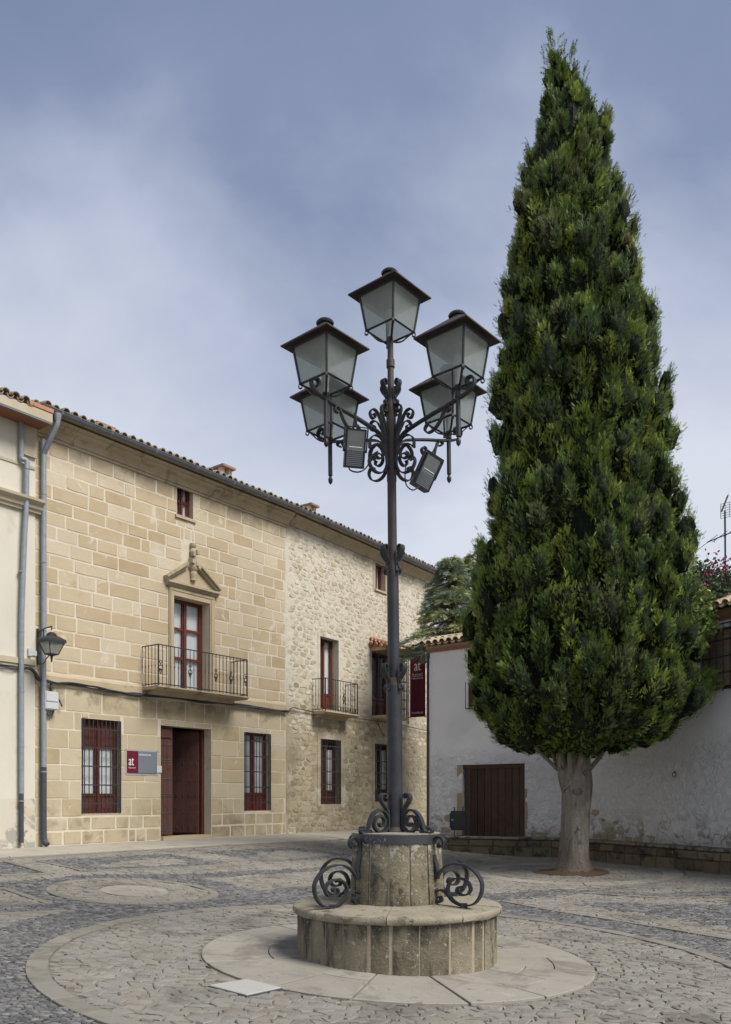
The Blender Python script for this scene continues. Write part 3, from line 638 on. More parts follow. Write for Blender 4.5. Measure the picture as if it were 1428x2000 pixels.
def text(body, F, s, z, o, size, parent, mat='lettering', align='LEFT', sx=1.0, sp=1.0, flip=1):
    cu = bpy.data.curves.new('lettering', 'FONT'); cu.body = body; cu.size = size; cu.extrude = .002; cu.align_x = align; cu.space_character = sp; cu.resolution_u = 3
    tmp = bpy.data.objects.new('lettering', cu); me = bpy.data.meshes.new_from_object(tmp); bpy.data.objects.remove(tmp); bpy.data.curves.remove(cu); me.name = 'lettering'
    me.materials.clear(); ob = link('lettering', me, M[mat], None)
    X = F.d * flip; Z = F.n * flip; Y = np.array((0, 0, 1.0)); p = F.p(s, o, z)
    m = Matrix(((X[0] * sx, Y[0], Z[0], p[0]), (X[1] * sx, Y[1], Z[1], p[1]), (X[2] * sx, Y[2], Z[2], p[2]), (0, 0, 0, 1)))
    par(ob, parent)
    if ob.parent and ob.parent.type == 'EMPTY': ob.matrix_parent_inverse = Matrix.Identity(4); ob.matrix_basis = Matrix.Translation(-ob.parent.location) @ m
    else: ob.matrix_basis = m
    return ob

# ------------------------------------------------------------------ the stone hotel
HOTEL = thing('stone_hotel', 'long two-tone stone hotel with squared blocks left and pale rubble right', 'building', tuple(F1.p((S0 + S1) / 2, 0, ZF)))
ze1 = .5 * (fpt(F1, 100, 803, .42)[1] + fpt(F1, 555, 983, .42)[1]); ze2 = ze1   # gutter height
ZT = ze1 - .04
h_w1 = rect(F1, 159, 235.5, 1402, 1590); h_dr = rect(F1, 314, 413, 1416, 1637); h_w2 = rect(F1, 477, 528, 1429.5, 1584)
h_bd = rect(F1, 338, 408, 1163, 1345); h_at = rect(F1, 345.5, 377.5, 939, 1005)
HOLES1 = [h_w1, h_dr, h_w2, h_bd, h_at]
ZS = fpt(F1, 110, 1335)[1]                              # string course level
wall1 = MB(F1); cut_wall(wall1, S0, S1, ZF - .4, ZT, HOLES1)
for h, dp in zip(HOLES1, (.24, .32, .24, .30, .22)): reveal(wall1, h, dp)
WALL1 = wall1.build('ashlar_wall', M['mortar'], HOTEL)
rs = random.Random(21)
sur = (h_bd[0] - .14, h_bd[1] + .16, h_bd[2] - .1, h_bd[3] + .42)          # carved surround area, no blocks
fin_s, fin_z = fpt(F1, 370, 1090); ped_z0 = fpt(F1, 328, 1128)[1]
blocked = [h for h in HOLES1] + [sur, (fin_s - .17, fin_s + .17, sur[3], fpt(F1, 368, 1055)[1])]
pcs = []
def lay(z, zend, hmin, hmax, lmin, lmax, key, gap):
    while z < zend - .08:
        hh = rs.uniform(hmin, hmax)
        if z + hh > zend - .12: hh = zend - z
        s = S0 - rs.uniform(0, .5)
        while s < S1 - .02:
            L = rs.uniform(lmin, lmax)
            if rs.random() < .13: L *= .45
            r = (max(s, S0), min(s + L, S1 - (0 if rs.random() < .5 else .0)), z, z + hh); s += L
            parts_ = [r]
            for hb in blocked: parts_ = [x for p in parts_ for x in minus(p, (hb[0] - .0, hb[1] + .0, hb[2], hb[3]))]
            for a, b, c, d in parts_:
                if b - a < .09 or d - c < .07: continue
                g = gap * rs.uniform(.7, 1.3) / 2
                mb = block(F1, a + g, b - g, c + g, d - g, rs, rs.uniform(.002, .010), .007)
                p = F1.p((a + b) / 2, 0, (c + d) / 2); pcs.append(((b - a) * (d - c) / p[1] ** 2, mb, key))
        z += hh
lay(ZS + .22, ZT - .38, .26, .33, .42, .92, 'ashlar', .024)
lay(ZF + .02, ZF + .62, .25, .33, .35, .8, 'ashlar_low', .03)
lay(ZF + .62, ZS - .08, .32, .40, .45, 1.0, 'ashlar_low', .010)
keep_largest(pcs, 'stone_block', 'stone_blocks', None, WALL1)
# string course, cornice
c = MB(F1); c.extrude([(-.01, ZS - .06), (.035, ZS - .06), (.05, ZS - .02), (.05, ZS + .14), (.012, ZS + .20), (-.01, ZS + .20)], S0, h_bd[0] - .55)
c.build('string_course', M['dressed'], HOTEL); c = MB(F1)
c.extrude([(-.01, ZS - .06), (.035, ZS - .06), (.05, ZS - .02), (.05, ZS + .14), (.012, ZS + .20), (-.01, ZS + .20)], h_bd[1] + .55, S1)
c.build('string_course', M['dressed'], HOTEL)
zc = ZT - .02
prof = [(-.02, zc - .36), (.04, zc - .36), (.045, zc - .31), (.08, zc - .30), (.09, zc - .26), (.14, zc - .19), (.24, zc - .14), (.25, zc - .09), (.31, zc - .075), (.32, zc - .015), (-.02, zc - .015)]
c = MB(F1); n_ = 9
for k in range(n_):
    a = S0 + (S1 + .06 - S0) * k / n_; b = S0 + (S1 + .06 - S0) * (k + 1) / n_ - .006
    o = MB(F1).extrude(prof, a, b); o.build('cornice_stone', M['cornice'], HOTEL)
prof2 = [(-.02, zc - .26), (.04, zc - .25), (.08, zc - .20), (.16, zc - .12), (.28, zc - .08), (.29, zc - .015), (-.02, zc - .015)]
for k in range(8):
    a = .12 + (E2 + .05) * k / 8; b = .12 + (E2 + .05) * (k + 1) / 8 - .006
    MB(F2).extrude(prof2, a, b).build('cornice_stone', M['cornice'], HOTEL)
# windows and doors of the ashlar part
w = casement(F1, h_w1, HOTEL, .13, 'wood', 2, (), .05, panel=.20, curtains=(.21, .70), seed=2, head=.30); room(F1, h_w1, w, .26, .9)
grille(F1, (h_w1[0] + .015, h_w1[1] - .015, h_w1[2] + .02, h_w1[3] - .02), w, .02, 9, 5)
w = casement(F1, h_w2, HOTEL, .15, 'wood_red', 2, (), .05, panel=.22, curtains=(.22, .97), seed=4); room(F1, h_w2, w, .26, .9)
grille(F1, (h_w2[0] + .015, h_w2[1] - .015, h_w2[2] + .02, h_w2[3] - .02), w, .02, 8, 5)
w = casement(F1, h_bd, HOTEL, .24, 'wood_red', 2, (.36, .68), .075, curtains=(.02, .97), side=.0, seed=5, name='balcony_door'); room(F1, h_bd, w, .30, .9)
w = casement(F1, h_at, HOTEL, .14, 'wood_red', 2, (.5,), .045, curtains=(.02, .97), seed=7); room(F1, h_at, w, .24, .8)
MB(F1).box(h_at[0] - .06, h_at[1] + .06, -.15, .05, h_at[2] - .07, h_at[2]).build('window_sill', M['dressed'], HOTEL)
MB(F1).box(h_w1[0] - .0, h_w1[1] + .0, -.23, .008, h_w1[2] - .02, h_w1[2] + .004).build('window_sill', M['dressed'], HOTEL)
# entrance: fixed left leaf in the wall plane, right leaf swung inwards
a, b, c_, d = h_dr; DW = (b - a - .12) / 2
def door_leaf(F, s0, s1, z0, z1, o, nm, mat):
    q = MB(F); n = 3
    lf = MB(F).box(s0, s1, o - .05, o, z0, z1).build(nm, M[mat], HOTEL)
    for k in range(n):
        x0 = s0 + .01 + (s1 - s0 - .02) * k / n; x1 = s0 + .01 + (s1 - s0 - .02) * (k + 1) / n - .006
        MB(F).box(x0, x1, o, o + .012, z0 + .03, z1 - .32).build('plank', M[mat], lf)
    MB(F).box(s0 + .06, s1 - .06, o, o + .03, z1 - .26, z1 - .06).build('raised_panel', M[mat], lf)
    st = MB(F)
    for zi in range(6):
        z = z0 + .12 + (z1 - z0 - .55) * zi / 5
        for dz in (0, .05) if zi % 2 == 0 else (0,):
            for k in range(6):
                s = s0 + .06 + (s1 - s0 - .12) * k / 5; vs = [F.p(s, o + .034, z + dz)]; 
                for m in range(6): vs.append(F.p(s + .026 * math.cos(m * math.pi / 3), o + .012, z + dz + .026 * math.sin(m * math.pi / 3)))
                st.add(vs, [(0, 1 + m, 1 + (m + 1) % 6) for m in range(6)])
    st.build('door_studs', M['iron_rust'], lf, smooth=True, kind='stuff'); return lf
door_leaf(F1, a + .03, a + .03 + .42, c_ + .05, d - .02, -.12, 'door_leaf', 'door_leaf')
hx = F1.p(b - .16, -.30, 0)
FD = Frame((hx[0], hx[1]), tuple((-F1.d[:2] * math.cos(R(66)) - F1.n[:2] * math.sin(R(66)))))
FD.n = -FD.n
lf = door_leaf(FD, 0, 1.0, c_ + .05, d - .04, 0, 'door_leaf', 'door_leaf')
MB(F1).box(a, b, -.36, .10, ZF - .1, c_ + .03).build('door_step', M['dressed'], HOTEL)
q = MB(F1); q.box(a, a + .03, -.32, -.06, c_ + .03, d); q.box(b - .09, b - .0, -.34, -.26, c_ + .03, d - .002); q.build('door_frame', M['wood'], HOTEL)
room(F1, (a - .3, b + .4, c_ + .02, d + .1), HOTEL, .33, 3.2, 'hallway')
# carved surround, broken pediment and finial
sb = MB(F1); a, b, c_, d = h_bd
for (x0, x1) in ((a - .14, a - .002), (b + .002, b + .16)):
    sb.box(x0, x1, -.02, .045, c_ - .08, d + .2); sb.box(x0 + .03, x1 - .03, .045, .065, c_, d + .1)
sb.box(a - .002, b + .002, -.02, .045, d + .002, d + .2); sb.box(a - .12, b + .14, .045, .06, d + .12, d + .17)
SUR = sb.build('carved_surround', M['dressed'], HOTEL)
zA = d + .2; cen = (a + b) / 2 + .01; hw = (b - a) / 2 + .24
MB(F1).extrude([(-.02, zA), (.06, zA), (.10, zA + .05), (.15, zA + .07), (.15, zA + .12), (-.02, zA + .12)], cen - hw, cen + hw).build('pediment_cornice', M['cornice'], HOTEL)
tri = MB(F1); tri.slab([(cen - hw + .08, zA + .12), (cen + hw - .08, zA + .12), (cen + .12, zA + .50), (cen - .12, zA + .50)], -.02, .03); tri.build('pediment_field', M['dressed'], HOTEL)
for sgn in (-1, 1):
    k = MB(F1); p0 = (cen + sgn * hw, zA + .12); p1 = (cen + sgn * .17, zA + .56); dx, dz = p1[0] - p0[0], p1[1] - p0[1]; L = math.hypot(dx, dz); nx, nz = -dz / L * sgn * -1, dx / L * sgn * -1
    if nz < 0: nx, nz = -nx, -nz
    for t0, t1, oo in ((0, .055, .10), (.055, .11, .16)):
        k.slab([(p0[0] + nx * t0, p0[1] + nz * t0), (p1[0] + nx * t0, p1[1] + nz * t0), (p1[0] + nx * t1, p1[1] + nz * t1), (p0[0] + nx * t1, p0[1] + nz * t1)][::(1 if sgn < 0 else -1)], -.02, oo)
    k.build('raking_cornice', M['cornice'], HOTEL)
fb = MB(); ctr = F1.p(cen, .05, 0); z0 = zA + .26
prof_f = [(.03, 0), (.085, 0), (.075, .05), (.09, .10), (.10, .17), (.085, .22), (.115, .26), (.13, .33), (.135, .42), (.115, .52), (.075, .57), (.06, .60), (.085, .64), (.095, .70), (.07, .76), (.045, .79), (.07, .81), (.085, .86), (.075, .91), (.03, .925)]
fb.lathe([(r * .95, z0 + z * 1.0) for r, z in prof_f], ctr[0], ctr[1], 10)
fin = fb.build('carved_finial', M['cornice'], HOTEL, smooth=40)
for zz_, so_ in ((.34, .1), (.44, -.09), (.40, .03), (.68, .06), (.62, -.06)):
    vx = MB(F1); vx.box(cen + so_ - .04, cen + so_ + .04, .10, .19, z0 + zz_ - .05, z0 + zz_ + .05); vx.build('carved_scroll', M['cornice'], fin)
# balconies
def balcony(F, s0, s1, z, out, parent, rail, nbar, mot, mat='dressed', th=.10, foot=0.0):
    sl = MB(F).extrude([(-.02, z - th), (out - .08, z - th), (out - .02, z - th * .55), (out, z - th * .4), (out, z), (-.02, z)], s0, s1).build('balcony_slab', M[mat], parent)
    MB(F).extrude([(-.02, z - th - .10), (out * .25, z - th - .08), (out * .4, z - th - .002), (-.02, z - th - .002)], s0 + .12, s1 - .12).build('balcony_corbel', M['cornice'], sl)
    mb = MB(F); e = .04; P = [(s0 + e, .0), (s0 + e, out - e), (s1 - e, out - e), (s1 - e, .0)]
    for (x0, o0), (x1, o1) in zip(P[:-1], P[1:]):
        for zz_ in (z + .05, z + rail):
            mb.tube([(x0, o0, zz_), (x1, o1, zz_)], .013, 6)
        L = math.hypot(x1 - x0, o1 - o0); n = max(2, round(L / nbar))
        for k in range(n + 1):
            t = k / n; x, o = x0 + (x1 - x0) * t, o0 + (o1 - o0) * t; mb.tube([(x, o, z + .0), (x, o, z + rail)], .0085, 6)
            mb.tube([(x, o, z + rail * .5 - .02), (x, o, z + rail * .5 + .02)], .014, 6)
            if foot and k < n:
                ds, do = (x1 - x0) / n / 2, (o1 - o0) / n / 2
                mb.tube([(x + ds + (ds * .8 if o0 == o1 else 0) * math.cos(q), o + do, z + .05 + foot / 2 + foot / 2 * math.sin(q)) for q in np.linspace(0, 6.28, 9)], .007, 5)
    for f in mot:
        x = s0 + e + (s1 - s0 - 2 * e) * f; o = out - e
        for sg in (-1, 1):
            mb.tube([(x + sg * p[0], o + .012, z + rail * .42 + p[1]) for p in cr([(0, .18), (.035, .15), (.01, .12), (.0, .08), (.045, .05), (.055, 0), (.02, -.05), (.005, -.02), (.03, -.01), (.02, -.08), (.0, -.13)], 4)], .009, 5)
    for (x, o) in P[1:3]:
        mb.box(x - .013, x + .013, o - .013, o + .013, z, z + rail + .01)
    mb.build('balcony_railing', M['grille'], parent, smooth=30)
sb0 = fpt(F1, 309, 1340, .62)[0]; sb1 = fpt(F1, 487, 1365, .62)[0]; zb = fpt(F1, 309, 1338, .62)[1]; zr = fpt(F1, 309, 1258, .58)[1]
balcony(F1, sb0, sb1, zb, .62, HOTEL, zr - zb, .115, (0.02, .33, .62, .80, .98), 'cornice', .07)

# rubble part
h2_at = rect(F2, 733, 752.5, 1099, 1150); h2_bd = rect(F2, 625, 661, 1242, 1383); h2_w3 = rect(F2, 626, 665, 1442.5, 1571); h2_w4 = rect(F2, 732, 770, 1452, 1566); h2_by = rect(F2, 727, 769, 1272, 1398)
HOLES2 = [h2_at, h2_bd, h2_w3, h2_w4, h2_by]
ZM = fpt(F2, 600, 1415)[1]
wl = MB(F2); cut_wall(wl, 0, E2, ZM, ZT, HOLES2, 0, ())
for h in (h2_at, h2_bd, h2_by): reveal(wl, h, .28)
WALL2 = wl.build('rubble_wall', M['rubble_mortar'], HOTEL)
wl = MB(F2); cut_wall(wl, 0, E2, ZF - .4, ZM, HOLES2, 0)
for h in (h2_w3, h2_w4): reveal(wl, h, .28)
WALL2L = wl.build('lower_rubble_wall', M['rubble_mortar_low'], HOTEL)
q = MB(F2); q.box(E2 - .01, E2 + .0, -8, -.001, ZF - .4, ZT); q.build('end_wall', M['rubble_mortar'], HOTEL)
def rubble():
    pcs = []; rr = np.random.RandomState(9)
    P = cells(-.1, E2 + .3, ZF - .1, ZT - .3, .30, .145, .33, 17); 
    for poly in P:
        cxx, czz = poly.mean(0)
        low = czz < ZM + rr.normal(-.1, .55)
        mnx, mxx = poly[:, 0].min(), poly[:, 0].max(); mnz, mxz = poly[:, 1].min(), poly[:, 1].max()
        if mnx < .02 or mxx > E2 - .02 or mxz > ZT - .33: continue
        if any(h[0] - .12 < cxx + (0.10 if cxx < h[0] else -.10 if cxx > h[1] else 0) < h[1] + .12 and h[2] - .05 < czz < h[3] + .12 for h in HOLES2): continue
        if rr.rand() < (.04 if low else .10): continue
        sh = rr.uniform(.66, .90) if not low else rr.uniform(.76, .92)
        p = np.array([cxx, czz]) + (poly - [cxx, czz]) * sh
        c2 = []
        for k in range(6):
            u, v = p[k], p[(k + 1) % 6]; c2 += [u * .75 + v * .25, u * .25 + v * .75]
        c2 = np.array(c2) + rr.normal(0, .006, (12, 2)); m = np.array([cxx, czz]); hgt = rr.uniform(.003, .013); t1 = rr.normal(0, .035); t2 = rr.normal(0, .035) - .01
        mb = MB(F2); V = []
        for sc_, o in ((1.0, -.012), (.90, hgt * .75), (.62, hgt)):
            for q in m + (c2 - m) * sc_: V.append(F2.p(q[0], o + (t1 * (q[0] - cxx) + t2 * (q[1] - czz)) * (o > 0), q[1]))
        Fc = [(j * 12 + k, j * 12 + (k + 1) % 12, j * 12 + 12 + (k + 1) % 12, j * 12 + 12 + k) for j in range(2) for k in range(12)] + [tuple(range(24, 36))]
        mb.add(V, Fc); w = F2.p(cxx, 0, czz)
        pcs.append((sh * sh / w[1] ** 2 * (mxx - mnx) * (mxz - mnz), mb, 'rubble_low' if low else 'rubble'))
    keep_largest([p for p in pcs], 'rubble_stone', 'rubble_stones', None, WALL2)
rubble()
# smooth rendered surrounds of the openings in the rubble
for h, k, wd in ((h2_at, 'cornice', .14), (h2_w3, 'rubble_mortar_low', .16), (h2_w4, 'rubble_mortar_low', .14), (h2_bd, 'rubble_mortar', .10)):
    q = MB(F2); a, b, c_, d = h; q.box(a - wd, a, -.01, .012, c_ - .1, d + wd); q.box(b, b + wd, -.01, .012, c_ - .1, d + wd); q.box(a, b, -.01, .012, d, d + wd); q.build('opening_surround', M[k], HOTEL)
w = casement(F2, h2_at, HOTEL, .16, 'wood_red', 2, (), .05, curtains=(.02, .97), seed=8); room(F2, h2_at, w, .28, .8)
MB(F2).box(h2_at[0] - .05, h2_at[1] + .05, -.2, .05, h2_at[2] - .06, h2_at[2]).build('window_sill', M['dressed'], HOTEL)
w = casement(F2, h2_bd, HOTEL, .22, 'wood_red', 2, (), .075, panel=.22, curtains=(.22, .97), seed=9, name='balcony_door'); room(F2, h2_bd, w, .30, .9)
w = casement(F2, h2_w3, HOTEL, .18, 'wood', 2, (), .06, panel=.2, curtains=(.2, .85), seed=10); room(F2, h2_w3, w, .30, .9)
grille(F2, (h2_w3[0] + .02, h2_w3[1] - .02, h2_w3[2] + .02, h2_w3[3] - .02), w, .02, 8, 5)
w = casement(F2, h2_w4, HOTEL, .18, 'wood', 2, (), .06, panel=.2, curtains=(.2, .9), seed=11); room(F2, h2_w4, w, .30, .9)
grille(F2, (h2_w4[0] + .02, h2_w4[1] - .02, h2_w4[2] + .02, h2_w4[3] - .02), w, .02, 8, 5)
s0 = fpt(F2, 609, 1385, .0)[0]; s1 = fpt(F2, 702, 1385, .5)[0]; zb2 = fpt(F2, 613, 1384, .5)[1]; zr2 = fpt(F2, 613, 1319, .5)[1]
balcony(F2, s0, s1, zb2, .50, HOTEL, zr2 - zb2, .12, (.55,), 'dressed', .08, .13)
# caged bay window with tiled canopy
a, b, c_, d = h2_by
w = casement(F2, h2_by, HOTEL, .05, 'wood', 3, (.28,), .07, panel=.22, seed=12, name='bay_window'); room(F2, h2_by, w, .12, .9)
bo = .50
g = MB(F2)
for x0, o0, x1, o1, n in ((a, 0, a, bo, 4), (a, bo, b, bo, 9), (b, bo, b, 0, 4)):
    for k in range(n + 1):
        t = k / n; g.tube([(x0 + (x1 - x0) * t, o0 + (o1 - o0) * t, c_), (x0 + (x1 - x0) * t, o0 + (o1 - o0) * t, d)], .011, 6)
    for k in range(8): z = c_ + (d - c_) * k / 7; g.tube([(x0, o0, z), (x1, o1, z)], .010, 6)
g.build('bay_grille', M['grille'], HOTEL, smooth=30)
MB(F2).box(a - .06, b + .06, -.02, bo + .06, c_ - .08, c_).build('bay_sill', M['dressed'], HOTEL)
MB(F2).box(a - .06, b + .06, -.02, bo + .05, d + .001, d + .10).build('bay_lintel', M['dressed'], HOTEL)
def barrel(F, s, o0, z0, o1, z1, r, cover=True, seg=6, th=.014):
    """one curved clay tile running from (o0,z0) to (o1,z1), arched up (cover) or down (pan)"""
    mb = MB(F); V = []
    d_ = np.array((o1 - o0, z1 - z0)); L = np.linalg.norm(d_); up = np.array((-d_[1], d_[0])) / L * (1 if o1 > o0 else -1)
    if up[1] < 0: up = -up
    for ring in (1.0, 1.0 - th / r):
        for (oo, zz_, k) in ((o0, z0, .88), (o1, z1, 1.0)):
            for i in range(seg + 1):
                w = math.pi * i / seg; hgt = math.sin(w) * r * ring * k * (1 if cover else -1); V.append(F.p(s + math.cos(w) * r * ring * k, oo + up[0] * hgt, zz_ + up[1] * hgt))
    n = seg + 1; f = []
    for i in range(seg):
        f += [(i, i + 1, n + i + 1, n + i), (2 * n + i + 1, 2 * n + i, 3 * n + i, 3 * n + i + 1), (n + i, n + i + 1, 3 * n + i + 1, 3 * n + i), (i + 1, i, 2 * n + i, 2 * n + i + 1)]
    f += [(0, n, 3 * n, 2 * n), (n + seg, seg, 2 * n + seg, 3 * n + seg)]
    return mb.add(V, f)
can = MB(F2).add([F2.p(a - .12, bo + .16, d + .12), F2.p(b + .12, bo + .16, d + .12), F2.p(b + .05, -.01, d + .36), F2.p(a - .05, -.01, d + .36), F2.p(a - .12, bo + .16, d + .10), F2.p(b + .12, bo + .16, d + .10), F2.p(b + .05, -.01, d + .10), F2.p(a - .05, -.01, d + .10)],
                 [(0, 1, 2, 3), (7, 6, 5, 4), (0, 4, 5, 1), (1, 5, 6, 2), (3, 7, 4, 0)]).build('bay_canopy', M['tile_red'], HOTEL)
n = int((b - a + .2) / .19)
for k in range(n + 1):
    s = a - .1 + (b - a + .2) * k / n; barrel(F2, s, .0, d + .40, bo + .2, d + .155, .072).build('canopy_tile', M['tile_red'], can)
for sg, ss in ((-1, a - .1), (1, b + .1)):
    for k in range(3):
        o = .08 + k * .19; t = MB(F2); t.tube([(ss - sg * .0, o, d + .31 - o * .33), (ss + sg * .1, o, d + .24 - o * .33)], .06, 8); t.build('canopy_tile', M['tile_red'], can)

# roof: eaves tiles one by one, the slope behind them as one mesh
RZ = ze1 + .02
roof = MB(F1); sl_ = .30
V = [F1.p(S0 - .05, .42, RZ), F1.p(S1, .42, RZ), F1.p(S1, -4.5, RZ + 4.9 * sl_), F1.p(S0 - .05, -4.5, RZ + 4.9 * sl_), F2.p(E2 + .25, .42, RZ), F2.p(E2 + .25, -4.5, RZ + 4.9 * sl_), F1.p(S0 - .05, -9, RZ), F2.p(E2 + .25, -9, RZ)]
roof.add(V, [(0, 1, 2, 3), (1, 4, 5, 2), (3, 2, 5, 7, 6)])
ROOF = roof.build('hotel_roof', M['tile'], HOTEL)
MB(F1).box(S0, S1, -.0, .40, RZ - .05, RZ - .012).build('eaves_board', M['cornice'], HOTEL); MB(F2).box(.0, E2 + .2, -.0, .40, RZ - .05, RZ - .012).build('eaves_board', M['cornice'], HOTEL)
rest = MB()
cnt = 0
for F, a, b in ((F1, S0 + .02, S1 - .02), (F2, .12, E2 + .22)):
    n = int((b - a) / .205)
    for k in range(n + 1):
        s = a + (b - a) * k / n; j = rs.uniform(-.03, .03)
        o = barrel(F, s, -.02, RZ + .05 + .44 * sl_ - .03, .44 + j, RZ + .055, .082 * rs.uniform(.93, 1.06)); o.build('eaves_tile', M['tile'], ROOF)
        o = barrel(F, s + .102, -.02, RZ + .045 + .44 * sl_, .42 + j, RZ + .065, .075, False); o.build('pan_tile', M['tile'], ROOF)
        for m in range(1, 7):
            q = barrel(F, s, -.02 - .4 * m, RZ + .05 + (.44 + .4 * m) * sl_, .02 - .4 * m + .42, RZ + .075 + (.4 * m) * sl_, .082, True, 5); rest.add(q.v, q.f)
rest.build('upper_tiles', M['tile'], ROOF, kind='stuff')
# mortared end of the eaves and gutter with brackets
gt = MB()
for F, a, b in ((F1, S0 - .10, S1), (F2, -.02, E2 + .35)):
    for ring, fl in ((.075, 1), (.066, -1)):
        V = []
        for s in (a, b):
            for i in range(9): w = math.pi + math.pi * i / 8; V.append(F.p(s, .43 + .0 + ring * math.cos(w), ze1 + .03 + ring * math.sin(w)))
        gt.add(V, [((i, i + 1, 9 + i + 1, 9 + i))[::fl] for i in range(8)])
    gt.add([F.p(a, .43 + .076 * math.cos(math.pi + math.pi * i / 8), ze1 + .03 + .076 * math.sin(math.pi + math.pi * i / 8)) for i in range(9)], [tuple(range(9))])
    gt.tube([tuple(F.p(a, .507, ze1 + .032)), tuple(F.p(b, .507, ze1 + .032))], .011, 6)
GUT = gt.build('gutter', M['gutter'], HOTEL, smooth=40)
for F, a, b in ((F1, S0 + .3, S1), (F2, .3, E2)):
    n = int((b - a) / 1.1)
    for k in range(n):
        s = a + (b - a) * k / n; V = []
        mb = MB(F); V = [F.p(s + ds, .43 + rr_ * math.cos(math.pi + math.pi * i / 8), ze1 + .03 + rr_ * math.sin(math.pi + math.pi * i / 8)) for rr_, ds in ((.078, 0), (.081, .008), (.081, .03), (.078, .038)) for i in range(9)]
        mb.add(V, [(j * 9 + i, j * 9 + i + 1, j * 9 + 10 + i, j * 9 + 9 + i) for j in range(3) for i in range(8)]); mb.build('gutter_joint', M['zinc'], GUT, smooth=True)
# downpipe by the left corner: swan neck, then straight, dark foot
sd = fpt(F1, 85.5, 1300, .10)[0]
dp = MB(F1); dp.tube(cr([(sd + .10, .43, ze1 - .02), (sd + .10, .43, ze1 - .22), (sd + .05, .30, ze1 - .48), (sd, .11, ze1 - .80), (sd, .10, ze1 - 1.0), (sd, .10, fpt(F1, 85, 1500, .1)[1])], 5), .054, 12)
dp.lathe([], n=3) if False else None
DPIPE = dp.build('downpipe', M['zinc'], HOTEL, smooth=40)
hd = MB(F1); hd.tube([(sd + .10, .43, ze1 - .03), (sd + .10, .43, ze1 - .10), (sd + .10, .43, ze1 - .20)], [.085, .08, .056], 12); hd.build('pipe_hopper', M['zinc'], DPIPE, smooth=40)
zlo = fpt(F1, 82, 1650, .1)[1]
lo = MB(F1); lo.tube(cr([(sd, .10, fpt(F1, 85, 1500, .1)[1] + .02), (sd, .10, zlo + .5), (sd, .12, zlo + .1), (sd + .02, .20, zlo)], 4), .060, 12); lo.build('pipe_foot', M['darkpipe'], DPIPE, smooth=40)
for z in (2.1, 3.5, 5.0, 6.4, 7.8):
    MB(F1).tube([(sd, .10, z), (sd, .10, z + .025)], .061, 12).build('pipe_clip', M['zinc'], DPIPE); 
# chimneys
def chimney(px, py, wpx, hp, o, red=False):
    s, z = fpt(F1 if px < 500 else F2, px, py, o); F = F1 if px < 500 else F2
    wd = wpx / FPX * 19
    body = MB(F).box(s - wd * .36, s + wd * .36, o - .28, o + .28, z - 1.6, z - .14).build('chimney', M['chim_tile' if red else 'chimney'], ROOF)
    if not red:
        for x in (s - wd * .3, s + wd * .3):
            for oo in (-.2, .2): MB(F).box(x - .06, x + .06, o + oo - .06, o + oo + .06, z - .14, z + .10).build('chimney_post', M['chimney'], HOTEL)
    MB(F).box(s - wd * .52, s + wd * .52, o - .38, o + .38, z + .10 if not red else z - .14, z + .16 if not red else z - .06).build('chimney_cap', M['chim_tile'], HOTEL)
    return body
chimney(430, 927, 40, 20, -1.6); chimney(598, 999, 34, 20, -1.6); chimney(190, 832, 44, 16, -1.5, True)

# ------------------------------------------------------------------ things fixed to the hotel
# cables
def cable_run(name, F, pts, label, n=4, r=.014, spread=.035, parent=None):
    t = thing(name, label, 'cable', tuple(F.p(pts[0][0], .05, pts[0][1])))
    rr = random.Random(len(pts) * 7)
    for k in range(n):
        P = [(s + rr.uniform(-.02, .02), .06 + rr.uniform(0, .05), z + rr.uniform(-spread, spread)) for s, z in pts]
        MB(F).tube(cr(P, 4), r * rr.uniform(.7, 1.2), 6).build('cable', M['cable'], t, smooth=True)
    return t
pp = [fpt(F1, x, y, .07) for x, y in ((-60, 1292), (-20, 1296), (20, 1303), (40, 1304), (62, 1308), (75, 1325), (92, 1330), (108, 1334), (140, 1336), (180, 1343), (220, 1350), (262, 1356), (290, 1358), (340, 1364), (400, 1371), (460, 1376), (520, 1384), (562, 1390))]
cable_run('cable_bundle', F1, pp, 'dark bundle of cables strung along the squared stone front under the balcony', 5)
pp = [fpt(F2, x, y, .05) for x, y in ((562, 1389), (570, 1383), (585, 1385), (612, 1391), (680, 1401), (725, 1407), (780, 1416), (845, 1430))]
cable_run('cable_bundle', F2, pp, 'thin dark cable running across the rubble wall below the small balcony', 2, .012, .012)
# meter box with its cable tail
s0, z1 = fpt(F1, 90, 1349, .2); s1, z0 = fpt(F1, 116, 1387, .2)
t = thing('meter_box', 'pale grey utility box on the stone wall beside the downpipe', 'utility box', tuple(F1.p(s0, .0, z0)))
bx = MB(F1); bx.box(s0, s1, .0, .17, z0, z1); bx.box(s0 + .015, s1 - .015, .17, .185, z0 + .02, z1 - .22); bx.box(s0 + .015, s1 - .015, .17, .19, z1 - .20, z1 - .02); bx.build('box_body', M['white_box'], t)
MB(F1).tube(cr([(s0 + .05, .08, z0 + .01), (s0 + .1, .08, z0 - .09), (s0 + .2, .08, z0 - .11), (s1 - .05, .08, z0)], 4), .014, 6).build('cable_loop', M['cable'], t, smooth=True)
MB(F1).tube(cr([(s1, .06, z1 - .12), (s1 + .07, .08, z1 - .15), (s1 + .13, .10, z1 - .28)], 4), .016, 6).build('cable_tail', M['cable'], t, smooth=True)
MB(F1).tube([(s1 - .1, .06, z1), (s1 - .1, .06, z1 + .2)], .02, 6).build('cable_inlet', M['cable'], t, smooth=True)
s0, z1 = fpt(F1, 57, 1266, .1); s1, z0 = fpt(F1, 70, 1282, .1)
t = thing('junction_box', 'small white junction box with two covers beside the wall lantern', 'junction box', tuple(F1.p(s0, 0, z0)))
